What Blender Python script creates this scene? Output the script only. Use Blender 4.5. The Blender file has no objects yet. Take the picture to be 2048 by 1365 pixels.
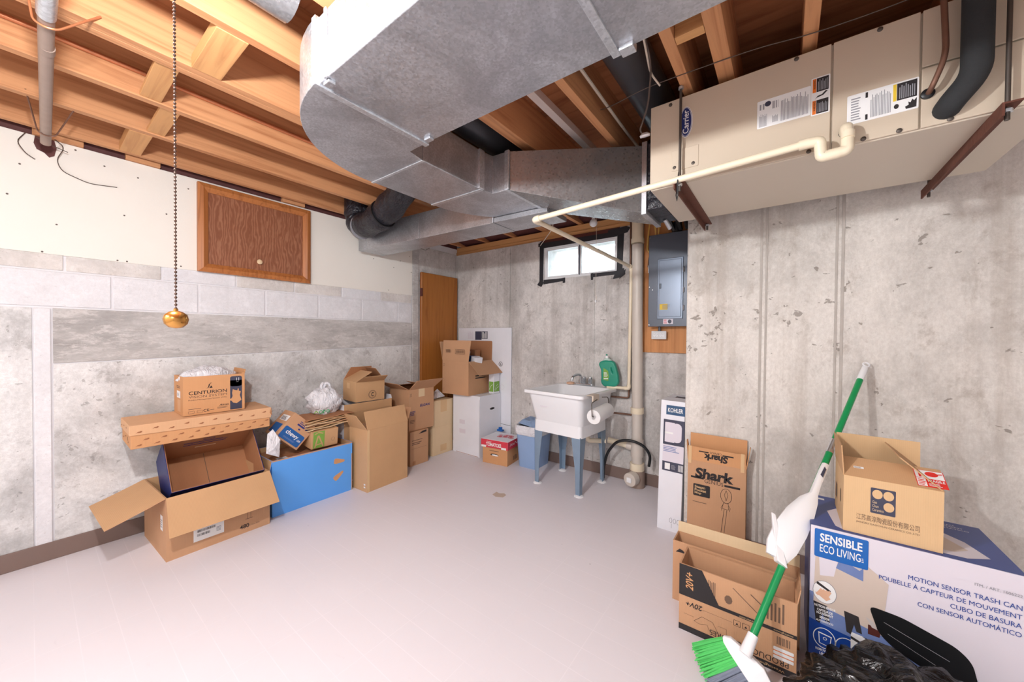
import bpy, math, random
from mathutils import Vector as V, Matrix, Euler, noise
random.seed(7)
scn = bpy.context.scene
C = scn.collection
# ------------------------------------------------------------------ camera
cam = bpy.data.cameras.new('camera'); cam.sensor_width = 36.0; cam.sensor_fit = 'HORIZONTAL'
cam.lens = 726.63 / 2048 * 36.0; cam.clip_start = 0.02; cam.clip_end = 200
camo = bpy.data.objects.new('camera', cam); C.objects.link(camo)
Fv = V((-0.60010, 0.79980, -0.01410)); Rv = V((0.79979, 0.60023, 0.00800)); Uv = V((-0.01486, 0.00648, 0.99987))
mw = Matrix(((Rv.x, Uv.x, -Fv.x, 0), (Rv.y, Uv.y, -Fv.y, 0), (Rv.z, Uv.z, -Fv.z, 1.27), (0, 0, 0, 1)))
camo.matrix_world = mw
scn.camera = camo
# ------------------------------------------------------------------ world, exposure
w = bpy.data.worlds.new('world'); scn.world = w; w.use_nodes = True
bg = w.node_tree.nodes['Background']; bg.inputs[0].default_value = (0.80, 0.92, 1.0, 1); bg.inputs[1].default_value = 12.0
vs = scn.view_settings
vs.view_transform = 'Standard'; vs.look = 'None'; vs.gamma = 1.0; vs.use_curve_mapping = False
vs.exposure = 1.06
BULB_W = 51.0; FILL_W = 16.0
# ------------------------------------------------------------------ materials
MATS = {}
def lin(c):
    return tuple((x/12.92 if x <= .04045 else ((x+.055)/1.055)**2.4) for x in [v/255 for v in c])
class NT:
    def __init__(s, name):
        m = bpy.data.materials.new(name); m.use_nodes = True; s.m = m; s.t = m.node_tree
        s.b = s.t.nodes['Principled BSDF']
    def n(s, typ, **kw):
        nd = s.t.nodes.new(typ)
        for k, v in kw.items():
            if k in nd.inputs: nd.inputs[k].default_value = v
            else: setattr(nd, k, v)
        return nd
    def l(s, a, b): s.t.links.new(a, b)
    def coords(s, scale=(1, 1, 1), rot=(0, 0, 0)):
        tc = s.n('ShaderNodeTexCoord'); mp = s.n('ShaderNodeMapping'); mp.inputs['Scale'].default_value = scale
        mp.inputs['Rotation'].default_value = rot
        s.l(tc.outputs['Object'], mp.inputs[0]); return mp.outputs[0]
    def noise(s, co, scale, detail=4, rough=.55, dist=0):
        nd = s.n('ShaderNodeTexNoise'); nd.inputs['Scale'].default_value = scale; nd.inputs['Detail'].default_value = detail
        nd.inputs['Roughness'].default_value = rough; nd.inputs['Distortion'].default_value = dist
        s.l(co, nd.inputs['Vector']); return nd.outputs[0]
    def voro(s, co, scale, out='Distance', feature='F1'):
        nd = s.n('ShaderNodeTexVoronoi'); nd.feature = feature; nd.inputs['Scale'].default_value = scale
        s.l(co, nd.inputs['Vector']); return nd.outputs[out]
    def ramp(s, fac, stops):
        nd = s.n('ShaderNodeValToRGB'); e = nd.color_ramp.elements
        e[0].position = stops[0][0]; e[0].color = tuple(stops[0][1]) + (1,)
        e[1].position = stops[-1][0]; e[1].color = tuple(stops[-1][1]) + (1,)
        for p, c in stops[1:-1]:
            x = e.new(p); x.color = tuple(c) + (1,)
        s.l(fac, nd.inputs[0]); return nd.outputs[0]
    def mix(s, fac, a, b, blend='MIX'):
        nd = s.n('ShaderNodeMix'); nd.data_type = 'RGBA'; nd.blend_type = blend
        if isinstance(fac, (int, float)): nd.inputs[0].default_value = fac
        else: s.l(fac, nd.inputs[0])
        for i, v in ((6, a), (7, b)):
            if isinstance(v, tuple): nd.inputs[i].default_value = tuple(v[:3]) + (1,)
            else: s.l(v, nd.inputs[i])
        return nd.outputs[2]
    def math(s, op, a, b=0.0, c=None):
        nd = s.n('ShaderNodeMath'); nd.operation = op
        for i, v in enumerate([a, b] + ([c] if c is not None else [])):
            if isinstance(v, (int, float)): nd.inputs[i].default_value = v
            else: s.l(v, nd.inputs[i])
        return nd.outputs[0]
    def bump(s, h, strength=.3, dist=.01):
        nd = s.n('ShaderNodeBump'); nd.inputs['Strength'].default_value = strength; nd.inputs['Distance'].default_value = dist
        s.l(h, nd.inputs['Height']); s.l(nd.outputs[0], s.b.inputs['Normal'])
    def base(s, v):
        if isinstance(v, tuple): s.b.inputs['Base Color'].default_value = tuple(v[:3]) + (1,)
        else: s.l(v, s.b.inputs['Base Color'])
    def fin(s, key, rough=.6, metal=0.0, spec=None):
        if rough is not None: s.b.inputs['Roughness'].default_value = rough
        s.b.inputs['Metallic'].default_value = metal
        if spec is not None: s.b.inputs['Specular IOR Level'].default_value = spec
        MATS[key] = s.m; return s.m
def sc(c, k): return tuple(min(1, x*k) for x in c)
def plain(key, rgb, rough=.5, metal=0, var=.10, vs_=9, bump=0, bs=60, emit=None, spec=None):
    n = NT(key); c = lin(rgb); co = n.coords()
    if var: n.base(n.mix(n.noise(co, vs_, 3), sc(c, 1-var), sc(c, 1+var)))
    else: n.base(c)
    if bump: n.bump(n.noise(co, bs, 3), bump, .004)
    if emit:
        n.b.inputs['Emission Color'].default_value = tuple(c) + (1,); n.b.inputs['Emission Strength'].default_value = emit
    return n.fin(key, rough, metal, spec)
def cardboard(key, rgb, rough=.75):
    n = NT(key); c = lin(rgb); co = n.coords()
    a = n.mix(n.noise(co, 5, 4), sc(c, .88), sc(c, 1.08))
    wv = n.n('ShaderNodeTexWave'); wv.inputs['Scale'].default_value = 55; wv.inputs['Distortion'].default_value = .6
    n.l(co, wv.inputs['Vector'])
    a = n.mix(n.math('MULTIPLY', wv.outputs['Fac'], .10), a, sc(c, .72))
    f = n.coords((60, 60, 8)); a = n.mix(n.math('MULTIPLY', n.noise(f, 3, 2), .12), a, sc(c, .7))
    n.base(a); n.bump(wv.outputs['Fac'], .06, .002)
    return n.fin(key, rough, 0, .25)
def concrete(key, rgb, contrast=.30, pit=.55, warm=(0.34, .28, .23), streak=.3, blot=2.2, chalk=.35, pits=26, st=(1, 1, 1), speck=.22):
    n = NT(key); c = lin(rgb); co = n.coords(st)
    n1 = n.noise(co, blot, 12, .72, .3)
    a = n.ramp(n1, [(.36, sc(c, 1-contrast)), (.46, sc(c, 1-contrast*.5)), (.53, sc(c, .98)), (.64, sc(c, 1.10))])
    n2 = n.noise(n.coords((7, 7, .35)), 1.0, 7, .62)
    a = n.mix(n.math('MULTIPLY', n.ramp(n2, [(.50, (0, 0, 0)), (.66, (1, 1, 1))]), streak), a, warm)
    n5 = n.noise(co, blot*4.5, 10, .75, .3)
    a = n.mix(n.math('MULTIPLY', n.ramp(n5, [(.55, (0, 0, 0)), (.66, (1, 1, 1))]), min(.8, contrast*1.5)), a, sc(warm, .85))
    n3 = n.noise(co, blot*5.5, 10, .8, .4)
    a = n.mix(n.math('MULTIPLY', n.ramp(n3, [(.53, (0, 0, 0)), (.60, (1, 1, 1))]), chalk), a, sc(c, 1.22))
    pn = n.noise(n.coords((1, 1, 1.3)), pits*1.5, 3, .6, .4); reg = n.noise(co, 2.3, 3)
    pt = n.ramp(n.math('ADD', pn, n.math('MULTIPLY', reg, .22)), [(.785, (0, 0, 0)), (.81, (1, 1, 1))])
    a = n.mix(n.math('MULTIPLY', pt, pit), a, sc(warm, .45))
    g = n.noise(co, 60, 6, .8); a = n.mix(n.math('MULTIPLY', n.ramp(g, [(.42, (1, 1, 1)), (.60, (0, 0, 0))]), speck), a, sc(warm, .8))
    n.base(a); n.bump(n.math('SUBTRACT', n.noise(co, 38, 6, .7), n.math('MULTIPLY', pt, .9)), .4, .008)
    return n.fin(key, .88, 0, .2)
def wood(key, rgb, dark, axis=1, rough=.6, knots=True, fine=26):
    n = NT(key); c = lin(rgb); d = lin(dark)
    s = [fine, fine, fine]; s[axis] = 1.1
    co = n.coords(tuple(s))
    g = n.noise(co, 1.0, 5, .6, .8)
    a = n.ramp(g, [(.30, d), (.50, c), (.75, sc(c, 1.15))])
    g2 = n.noise(n.coords(tuple(x*3 for x in s)), 1.0, 3); a = n.mix(n.math('MULTIPLY', g2, .25), a, d)
    lo = n.noise(n.coords((1.1, .6, 1.1)), 1.0, 3); a = n.mix(n.math('MULTIPLY', lo, .45), a, sc(c, .75))
    if knots:
        ks = [4.5, 4.5, 4.5]; ks[axis] = 2.2
        k = n.voro(n.coords(tuple(ks)), 1.0)
        kk = n.ramp(k, [(.045, (1, 1, 1)), (.085, (0, 0, 0))]); a = n.mix(n.math('MULTIPLY', kk, .8), a, sc(d, .35))
    n.base(a); n.bump(g, .10, .002)
    return n.fin(key, rough, 0, .3)
def galv(key, rgb, rough=.38, metal=.7, spangle=70, stain=.35):
    n = NT(key); c = lin(rgb); co = n.coords()
    v = n.voro(co, spangle, 'Color'); sep = n.n('ShaderNodeSeparateColor'); n.l(v, sep.inputs[0])
    a = n.mix(sep.outputs[0], sc(c, .86), sc(c, 1.13))
    st = n.noise(co, 3.2, 6, .62, 1.0)
    a = n.mix(n.math('MULTIPLY', n.ramp(st, [(.46, (0, 0, 0)), (.60, (1, 1, 1))]), stain), a, sc(c, .52))
    st2 = n.noise(co, 18, 4); a = n.mix(n.math('MULTIPLY', n.ramp(st2, [(.55, (0, 0, 0)), (.70, (1, 1, 1))]), .18), a, sc(c, .62))
    n.base(a); r = n.math('MULTIPLY_ADD', sep.outputs[1], .16, rough-.08); n.l(r, n.b.inputs['Roughness'])
    n.bump(n.noise(co, 2.2, 2), .05, .02)
    return n.fin(key, None, metal)
concrete('conc_left', (226, 226, 226), .42, .45, lin((166, 162, 160)), .15, 1.6, .30, 15, (1, 1, 1), .22)
concrete('conc_left_dark', (204, 201, 199), .34, .3, lin((158, 152, 148)), .05, 2.6, .55, 14, (1, .45, 1.3), .25)
concrete('conc_back', (226, 222, 219), .32, .5, lin((152, 144, 138)), .40, 1.6, .12, 12, (1, 1, .8), .20)
concrete('conc_right', (226, 221, 215), .30, .65, lin((168, 154, 141)), .45, 1.5, .22, 10, (1, 1, .7), .20)
concrete('block', (232, 232, 236), .10, .2, lin((190, 188, 188)), .1, 2.5, .15, 45, (1, 1, 1), .14)
concrete('block_tan', (224, 220, 217), .20, .3, lin((186, 174, 162)), .25, 3.0, .3, 45, (1, 1, 1), .14)
plain('seam', (184, 177, 170), .9, 0, .2, 14, .3, 60)
plain('mortar', (226, 225, 228), .95, 0, .06, 20, .3, 80)
def vinyl():
    n = NT('vinyl'); c = lin((226, 221, 226)); tc = n.n('ShaderNodeTexCoord'); sp = n.n('ShaderNodeSeparateXYZ'); n.l(tc.outputs['Object'], sp.inputs[0])
    co = n.coords(); lo = n.noise(co, 1.2, 4); a = n.mix(lo, sc(c, .95), sc(c, 1.04))
    def grid(o, per, off, wd):
        f = n.math('FRACT', n.math('DIVIDE', n.math('ADD', o, off), per)); return n.math('LESS_THAN', f, wd/per)
    gx = grid(sp.outputs['Y'], .1115, -.118+5.0175+.0000, .0035); gy = grid(sp.outputs['X'], .335, 5.0, .0035)
    ln = n.math('MULTIPLY', n.math('MAXIMUM', gx, n.math('MULTIPLY', gy, .8)), n.ramp(n.noise(co, 2.0, 3), [(.35, (0, 0, 0)), (.6, (1, 1, 1))]))
    a = n.mix(n.math('MULTIPLY', ln, .42), a, sc(c, 1.13))
    sc2 = n.noise(n.coords((3, 9, 1)), 3.0, 6, .7); a = n.mix(n.math('MULTIPLY', n.ramp(sc2, [(.62, (0, 0, 0)), (.74, (1, 1, 1))]), .18), a, sc(c, .78))
    v = n.voro(co, 4.0); a = n.mix(n.math('MULTIPLY', n.math('LESS_THAN', v, .025), .35), a, sc(c, .5))
    n.base(a); n.bump(n.noise(co, 90, 2), .03, .002)
    n.fin('vinyl', .42, 0, .35)
vinyl()
plain('drywall', (238, 234, 226), .9, 0, .03, 2, .08, 120)
plain('baseboard', (124, 104, 96), .55, 0, .06)
wood('joist', (214, 156, 110), (172, 110, 70))
wood('joist_x', (222, 168, 112), (188, 128, 80), 0)
wood('plywood', (184, 120, 80), (130, 76, 48), 0, .7, False, 14)
wood('board_ply', (214, 150, 96), (178, 112, 62), 2, .55, True, 20)
def oakm():
    n = NT('oak'); wv = n.n('ShaderNodeTexWave'); wv.wave_type = 'BANDS'; wv.bands_direction = 'Y'; wv.inputs['Scale'].default_value = 15; wv.inputs['Distortion'].default_value = 16; wv.inputs['Detail'].default_value = 3; wv.inputs['Detail Scale'].default_value = 1.2
    n.l(n.coords((1, 1, .28)), wv.inputs['Vector']); a = n.ramp(wv.outputs['Fac'], [(.1, lin((140, 89, 64))), (.6, lin((151, 99, 73))), (.97, lin((168, 116, 88)))])
    g = n.noise(n.coords((60, 60, 3)), 1.0, 3); a = n.mix(n.math('MULTIPLY', g, .35), a, lin((110, 62, 44))); n.base(a); n.fin('oak', .38, 0, .4)
oakm()
wood('oak_frame', (186, 118, 66), (134, 76, 40), 2, .38, False, 36)
wood('door_wood', (176, 112, 52), (140, 80, 34), 2, .35, False, 24)
galv('galv', (196, 199, 205), .40, .82, 150, .42)
galv('galv_bright', (216, 221, 227), .36, .8, 130, .12)
plain('well', (226, 230, 234), .5, .2, .06)
galv('galv_dark', (142, 140, 141), .34, .6, 110, .25)
plain('duct_dark', (74, 74, 78), .35, .5, .15, 6)
plain('handler', (205, 190, 170), .36, 0, .02, 2)
plain('handler_low', (206, 194, 176), .40, 0, .02, 2)
plain('pvc', (236, 222, 196), .35, 0, .03, 20)
plain('pvc_grey', (210, 200, 190), .4, 0, .05, 12)
plain('old_pipe', (156, 136, 124), .5, .1, .12, 20)
plain('copper', (206, 132, 92), .35, .45, .2, 30)
plain('copper_dull', (126, 92, 76), .5, .5, .2, 30)
plain('rust', (104, 62, 48), .75, .2, .25, 25, .3, 90)
plain('steel_dark', (92, 84, 78), .5, .5, .15, 30)
plain('chrome', (214, 217, 222), .2, .9, 0)
plain('black_foam', (42, 44, 46), .85, 0, .15, 30, .3, 120)
plain('black_plastic', (22, 23, 26), .4, 0, .1)
plain('tape', (38, 38, 44), .5, 0, .15, 20)
plain('insul', (92, 52, 50), .7, 0, .35, 12, .5, 20)
plain('white', (240, 240, 242), .4, 0, .01)
plain('paper', (238, 238, 238), .8, 0, .02)
plain('white_box', (232, 233, 240), .55, 0, .05, 6)
plain('white_plastic', (240, 240, 242), .28, 0, .01)
plain('sink', (238, 239, 242), .25, 0, .01)
plain('bin_blue', (146, 174, 214), .4, 0, .04)
plain('leg_blue', (136, 158, 180), .38, .3, .08)
plain('panel_grey', (86, 92, 104), .35, .2, .04)
plain('panel_door', (116, 126, 142), .30, .35, .04)
plain('yellow', (230, 196, 60), .6, 0, .02)
plain('orange', (232, 120, 36), .6, 0, .02)
plain('ink', (44, 40, 42), .8, 0, 0)
plain('ink_soft', (112, 88, 72), .8, 0, 0)
plain('ink_brown', (160, 104, 70), .8, 0, 0)
plain('ink_blue', (44, 52, 120), .8, 0, 0)
plain('grey_ink', (150, 150, 156), .8, 0, 0)
plain('navy', (34, 48, 110), .45, 0, .05)
plain('navy_logo', (36, 52, 112), .35, 0, 0)
plain('spark_blue', (92, 164, 242), .5, 0, .05, 4)
plain('chewy_blue', (30, 92, 160), .5, 0, .03)
plain('leaf_green', (124, 170, 70), .6, 0, .03)
plain('eco_blue', (22, 100, 182), .4, 0, .02)
plain('eco_navy', (58, 80, 148), .4, 0, .06, 5)
plain('eco_deep', (24, 66, 150), .4, 0, .04)
plain('kohler_blue', (44, 82, 120), .5, 0, .02)
plain('slate', (62, 64, 84), .5, 0, .03)
plain('red', (214, 58, 76), .5, 0, .03)
plain('sticker_red', (226, 52, 44), .5, 0, .02)
plain('photo_grey', (196, 188, 186), .5, 0, .08, 6)
plain('photo_lilac', (222, 216, 226), .45, 0, .04, 3)
plain('photo_tan', (206, 190, 178), .5, 0, .06, 6)
plain('photo_blue', (110, 130, 180), .5, 0, .2, 14)
plain('skin_print', (226, 180, 150), .6, 0, .08)
plain('broom_green', (20, 148, 84), .32, 0, .04)
plain('bristle_green', (86, 200, 104), .6, 0, .15, 30)
plain('bristle_grey', (126, 134, 152), .6, 0, .15, 30)
plain('soap', (40, 150, 124), .25, 0, .15, 12)
plain('soap_clear', (190, 216, 206), .2, 0, .02)
plain('brass', (212, 156, 84), .22, .9, .05)
plain('bead', (112, 90, 80), .45, .5, .1, 40)
plain('wire_yellow', (222, 178, 92), .5, 0, .05)
plain('wire_white', (214, 200, 184), .5, 0, .05)
plain('wire_dark', (84, 70, 62), .5, 0, .1)
plain('outlet', (214, 214, 216), .4, 0, .02)
plain('stain', (196, 176, 160), .6, 0, .1)
plain('maroon', (86, 40, 34), .5, 0, .1)
plain('paint_strip', (206, 192, 184), .6, 0, .06)
cardboard('card', (201, 156, 120))
cardboard('card_tan', (206, 164, 122))
cardboard('card_pale', (222, 186, 142))
cardboard('card_light', (228, 202, 164))
cardboard('card_dark', (178, 126, 90))
cardboard('card_orange', (212, 158, 112))
cardboard('card_peach', (220, 174, 134))
def bulbmat():
    n = NT('bulb'); n.base((1, .96, .9)); n.b.inputs['Emission Color'].default_value = (1, .95, .88, 1); n.b.inputs['Emission Strength'].default_value = 5
    n.fin('bulb', .3)
bulbmat()
def glass():
    n = NT('glass'); nt = n.t; tr = nt.nodes.new('ShaderNodeBsdfTransparent'); gl = nt.nodes.new('ShaderNodeBsdfGlossy')
    gl.inputs['Roughness'].default_value = .03; mx = nt.nodes.new('ShaderNodeMixShader'); mx.inputs[0].default_value = .08
    tr.inputs[0].default_value = (.93, .97, .97, 1)
    nt.links.new(tr.outputs[0], mx.inputs[1]); nt.links.new(gl.outputs[0], mx.inputs[2]); nt.links.new(mx.outputs[0], nt.nodes['Material Output'].inputs[0])
    MATS['glass'] = n.m
glass()
def bagmat(key, rgb, rough, tr=.0):
    n = NT(key); c = lin(rgb); co = n.coords(); n.base(n.mix(n.noise(co, 6, 3), sc(c, .8), sc(c, 1.1)))
    n.bump(n.noise(n.coords((1, 2.0, 1)), 11, 4, .5, 2.6), tr or .9, .02); n.fin(key, rough)
bagmat('black_bag', (17, 18, 20), .20, .45)
bagmat('white_bag', (236, 236, 242), .45)
bagmat('blue_bag', (150, 176, 214), .4)
bagmat('black_flex', (38, 38, 46), .30)
# ------------------------------------------------------------------ mesh builder
FONT = {}
def text_mesh(s, bold):
    k = (s, bold)
    if k not in FONT:
        cu = bpy.data.curves.new('t', 'FONT'); cu.body = s; cu.size = 1; cu.offset = bold; cu.resolution_u = 3; cu.fill_mode = 'FRONT'
        o = bpy.data.objects.new('t', cu); me = bpy.data.meshes.new_from_object(o)
        vs_ = [(v.co.x, v.co.y) for v in me.vertices]; fs = [tuple(p.vertices) for p in me.polygons]
        FONT[k] = (vs_, fs); bpy.data.objects.remove(o); bpy.data.curves.remove(cu); bpy.data.meshes.remove(me)
    return FONT[k]
class Fr:
    """a flat frame on a surface: origin, right, up (3D), lift along normal"""
    def __init__(s, o, r, u, lift=.0008):
        s.o = V(o); s.r = V(r).normalized(); s.u = V(u).normalized(); s.n = s.r.cross(s.u); s.k = lift
    def __call__(s, x, y, k=0): return s.o + s.r*x + s.u*y + s.n*(s.k + k)
class MB:
    def __init__(s): s.v = []; s.f = []; s.m = []
    def add(s, vs_, fs, mat=None):
        b = len(s.v); s.v += [V(p) for p in vs_]; s.f += [tuple(b+i for i in f) for f in fs]; s.m += [mat]*len(fs); return s
    def box(s, a, b, mat=None, M=None):
        x0, y0, z0 = [min(p, q) for p, q in zip(a, b)]; x1, y1, z1 = [max(p, q) for p, q in zip(a, b)]
        vs_ = [V(p) for p in ((x0, y0, z0), (x1, y0, z0), (x1, y1, z0), (x0, y1, z0), (x0, y0, z1), (x1, y0, z1), (x1, y1, z1), (x0, y1, z1))]
        if M: vs_ = [M @ p for p in vs_]
        return s.add(vs_, [(0, 3, 2, 1), (4, 5, 6, 7), (0, 1, 5, 4), (1, 2, 6, 5), (2, 3, 7, 6), (3, 0, 4, 7)], mat)
    def hexa(s, lo, hi, mat=None):
        return s.add(list(lo)+list(hi), [(0, 3, 2, 1), (4, 5, 6, 7), (0, 1, 5, 4), (1, 2, 6, 5), (2, 3, 7, 6), (3, 0, 4, 7)], mat)
    def prism(s, poly, ext, mat=None):
        n = len(poly); e = V(ext); a = [V(p) for p in poly]; vs_ = a + [p+e for p in a]
        return s.add(vs_, [tuple(reversed(range(n))), tuple(range(n, 2*n))] + [(i, (i+1) % n, n+(i+1) % n, n+i) for i in range(n)], mat)
    def cyl(s, p, q, r0, r1=None, n=12, mat=None, caps=True):
        return s.tube([p, q], [r0, r0 if r1 is None else r1], n, mat, caps)
    def tube(s, path, r, n=10, mat=None, caps=True, squash=None):
        P = [V(p) for p in path]; R = r if isinstance(r, (list, tuple)) else [r]*len(P)
        t0 = (P[1]-P[0]).normalized(); ref = V((0, 0, 1)) if abs(t0.z) < .9 else V((1, 0, 0))
        up = (ref - t0*ref.dot(t0)).normalized(); vs_ = []; prev = t0
        for i, p in enumerate(P):
            t = ((P[min(i+1, len(P)-1)]-P[i]).normalized() + (P[i]-P[max(i-1, 0)]).normalized())
            t = t.normalized() if t.length > 1e-6 else prev
            up = (up - t*up.dot(t)).normalized(); side = t.cross(up); prev = t
            for k in range(n):
                a = 2*math.pi*k/n; vs_.append(p + (up*math.sin(a)*(squash or 1) + side*math.cos(a))*R[i])
        fs = []
        for i in range(len(P)-1):
            for k in range(n):
                fs.append((i*n+k, i*n+(k+1) % n, (i+1)*n+(k+1) % n, (i+1)*n+k))
        if caps: fs += [tuple(reversed(range(n))), tuple(range((len(P)-1)*n, len(P)*n))]
        return s.add(vs_, fs, mat)
    def lathe(s, prof, c=(0, 0, 0), axis=(0, 0, 1), n=16, mat=None):
        ax = V(axis).normalized(); ref = V((1, 0, 0)) if abs(ax.x) < .9 else V((0, 1, 0)); u = (ref-ax*ref.dot(ax)).normalized(); v = ax.cross(u); c = V(c)
        vs_ = [c + ax*z + (u*math.cos(2*math.pi*k/n)+v*math.sin(2*math.pi*k/n))*max(r, 1e-5) for r, z in prof for k in range(n)]
        m = len(prof); fs = [(i*n+k, i*n+(k+1) % n, (i+1)*n+(k+1) % n, (i+1)*n+k) for i in range(m-1) for k in range(n)]
        fs += [tuple(reversed(range(n))), tuple(range((m-1)*n, m*n))]
        return s.add(vs_, fs, mat)
    def sphere(s, c, r, n=12, mat=None, sz=1.0):
        return s.lathe([(r*math.sin(math.pi*i/(n//2+2)), -r*sz*math.cos(math.pi*i/(n//2+2))) for i in range(n//2+3)], c, n=n, mat=mat)
    def loft(s, rings, mat=None, caps=True, closed=True):
        n = len(rings[0]); vs_ = [V(p) for r in rings for p in r]; m = len(rings); fs = []
        for i in range(m-1):
            for k in range(n if closed else n-1):
                fs.append((i*n+k, i*n+(k+1) % n, (i+1)*n+(k+1) % n, (i+1)*n+k))
        if caps: fs += [tuple(reversed(range(n))), tuple(range((m-1)*n, m*n))]
        return s.add(vs_, fs, mat)
    # flat print
    def poly(s, fr, pts, mat, k=0): return s.add([fr(x, y, k) for x, y in pts], [tuple(range(len(pts)))], mat)
    def rect(s, fr, x, y, w, h, mat, k=0, r=0):
        if r: 
            pts = []
            for cx, cy, a0 in ((x+w-r, y+r, -90), (x+w-r, y+h-r, 0), (x+r, y+h-r, 90), (x+r, y+r, 180)):
                pts += [(cx+r*math.cos(math.radians(a0+d)), cy+r*math.sin(math.radians(a0+d))) for d in (0, 30, 60, 90)]
            return s.poly(fr, pts, mat, k)
        return s.poly(fr, [(x, y), (x+w, y), (x+w, y+h), (x, y+h)], mat, k)
    def disc(s, fr, x, y, rx, ry, mat, k=0, n=20): return s.poly(fr, [(x+rx*math.cos(2*math.pi*i/n), y+ry*math.sin(2*math.pi*i/n)) for i in range(n)], mat, k)
    def line(s, fr, pts, wd, mat, k=0, close=False):
        pts = list(pts) + ([pts[0]] if close else [])
        for (x0, y0), (x1, y1) in zip(pts, pts[1:]):
            d = math.hypot(x1-x0, y1-y0) or 1; nx, ny = -(y1-y0)/d*wd/2, (x1-x0)/d*wd/2
            s.poly(fr, [(x0-nx, y0-ny), (x1-nx, y1-ny), (x1+nx, y1+ny), (x0+nx, y0+ny)], mat, k)
        return s
    def ring(s, fr, x, y, r, wd, mat, k=0, n=22, ry=None):
        ry = ry or r
        return s.line(fr, [(x+r*math.cos(2*math.pi*i/n), y+ry*math.sin(2*math.pi*i/n)) for i in range(n)], wd, mat, k, True)
    def text(s, fr, t, x, y, wd, h, mat, k=0, bold=0.0, flip=False, shear=0):
        """fit the string into the rectangle x..x+wd, y..y+h (flip turns it upside down)"""
        vs_, fs = text_mesh(t, bold)
        if not fs: return s
        x0 = min(p[0] for p in vs_); x1 = max(p[0] for p in vs_); y0 = min(p[1] for p in vs_); y1 = max(p[1] for p in vs_)
        P = []
        for px, py in vs_:
            a = (px-x0)/(x1-x0); b = (py-y0)/(y1-y0)
            if flip: a, b = 1-a, 1-b
            P.append(fr(x + a*wd + shear*(b-.5)*h, y + b*h, k))
        return s.add(P, fs, mat)
    def bars(s, fr, x, y, wd, h, n, mat, k=0, vert=False):
        """rows of illegible fine print"""
        for i in range(n):
            f = random.uniform(.7, 1.0)
            if vert: s.rect(fr, x + wd*(i+.2)/n, y, wd*.5/n, h*f, mat, k)
            else: s.rect(fr, x, y + h*(i+.2)/n, wd*f, h*.45/n, mat, k)
        return s
    def code(s, fr, x, y, wd, h, mat, k=0):
        p = x
        while p < x+wd:
            b = random.choice((.0012, .002, .003)); s.rect(fr, p, y, b, h, mat, k); p += b + random.choice((.0012, .002, .003))
        return s
    def build(s, name, mat=None, parent=None, smooth=False, bevel=0, world=False, stuff=False, seg=2, sub=0):
        vs_ = s.v
        if world and parent is not None:
            M = Matrix.Identity(4); p = parent
            while p is not None: M = p.matrix_basis @ M; p = p.parent
            M = M.inverted(); vs_ = [M @ p_ for p_ in vs_]
        me = bpy.data.meshes.new(name); me.from_pydata([tuple(p) for p in vs_], [], s.f)
        keys = []
        idx = []
        for m_ in s.m:
            k = m_ or mat
            if k not in keys: keys.append(k)
            idx.append(keys.index(k))
        for k in keys: me.materials.append(MATS[k])
        me.polygons.foreach_set('material_index', idx)
        if smooth: me.polygons.foreach_set('use_smooth', [True]*len(me.polygons))
        me.update()
        o = bpy.data.objects.new(name, me); C.objects.link(o)
        if parent is not None: o.parent = parent
        if bevel:
            b = o.modifiers.new('bevel', 'BEVEL'); b.width = bevel; b.segments = seg; b.limit_method = 'ANGLE'; b.angle_limit = math.radians(40)
        if sub:
            b = o.modifiers.new('sub', 'SUBSURF'); b.levels = sub; b.render_levels = sub
        if smooth and not sub:
            try:
                me.set_sharp_from_angle(angle=math.radians(45))
            except Exception: pass
        if stuff: o['kind'] = 'stuff'
        return o
def tag(o, label, cat, group=None, kind=None):
    o['label'] = label; o['category'] = cat
    if group: o['group'] = group
    if kind: o['kind'] = kind
    return o
def thing(name, label, cat, loc=(0, 0, 0), rot=None, group=None, kind=None):
    o = bpy.data.objects.new(name, None); C.objects.link(o); o.empty_display_size = .05
    o.location = loc
    if rot is not None:
        if isinstance(rot, Matrix): o.rotation_euler = rot.to_euler()
        elif isinstance(rot, (int, float)): o.rotation_euler = (0, 0, math.radians(rot))
        else: o.rotation_euler = tuple(math.radians(a) for a in rot)
    o.matrix_basis = Matrix.LocRotScale(V(loc), o.rotation_euler, V((1, 1, 1)))
    return tag(o, label, cat, group, kind)
def single(o, base):
    """move the origin of a one-mesh thing to its base point"""
    b = V(base); o.data.transform(Matrix.Translation(-b)); o.location = b; return o
def arc(c, r, a0, a1, n, u=(1, 0, 0), v=(0, 1, 0), ry=None):
    c = V(c); u = V(u); v = V(v); ry = ry or r
    return [c + u*r*math.cos(math.radians(a0+(a1-a0)*i/n)) + v*ry*math.sin(math.radians(a0+(a1-a0)*i/n)) for i in range(n+1)]
def bend(pts, r=.03, n=4):
    """round the corners of a polyline"""
    P = [V(p) for p in pts]; out = [P[0]]
    for a, b, c in zip(P, P[1:], P[2:]):
        d0 = (a-b); d1 = (c-b); k = min(r, d0.length*.45, d1.length*.45); p = b+d0.normalized()*k; q = b+d1.normalized()*k
        for i in range(n+1):
            t = i/n; out.append(p*(1-t)**2 + b*2*t*(1-t) + q*t*t)
    return out + [P[-1]]
# ================================================================== STRUCTURE
XL, YB, YR, XC, ZJ, ZS = -3.257, 3.178, 2.50, -0.50, 2.35, 2.585
fl = MB().box((-3.6, -1.9, -.1), (2.6, 3.5, 0)).build('floor', 'vinyl'); tag(fl, 'pale lavender white sheet vinyl floor with faint tile lines', 'floor', kind='structure')
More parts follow.
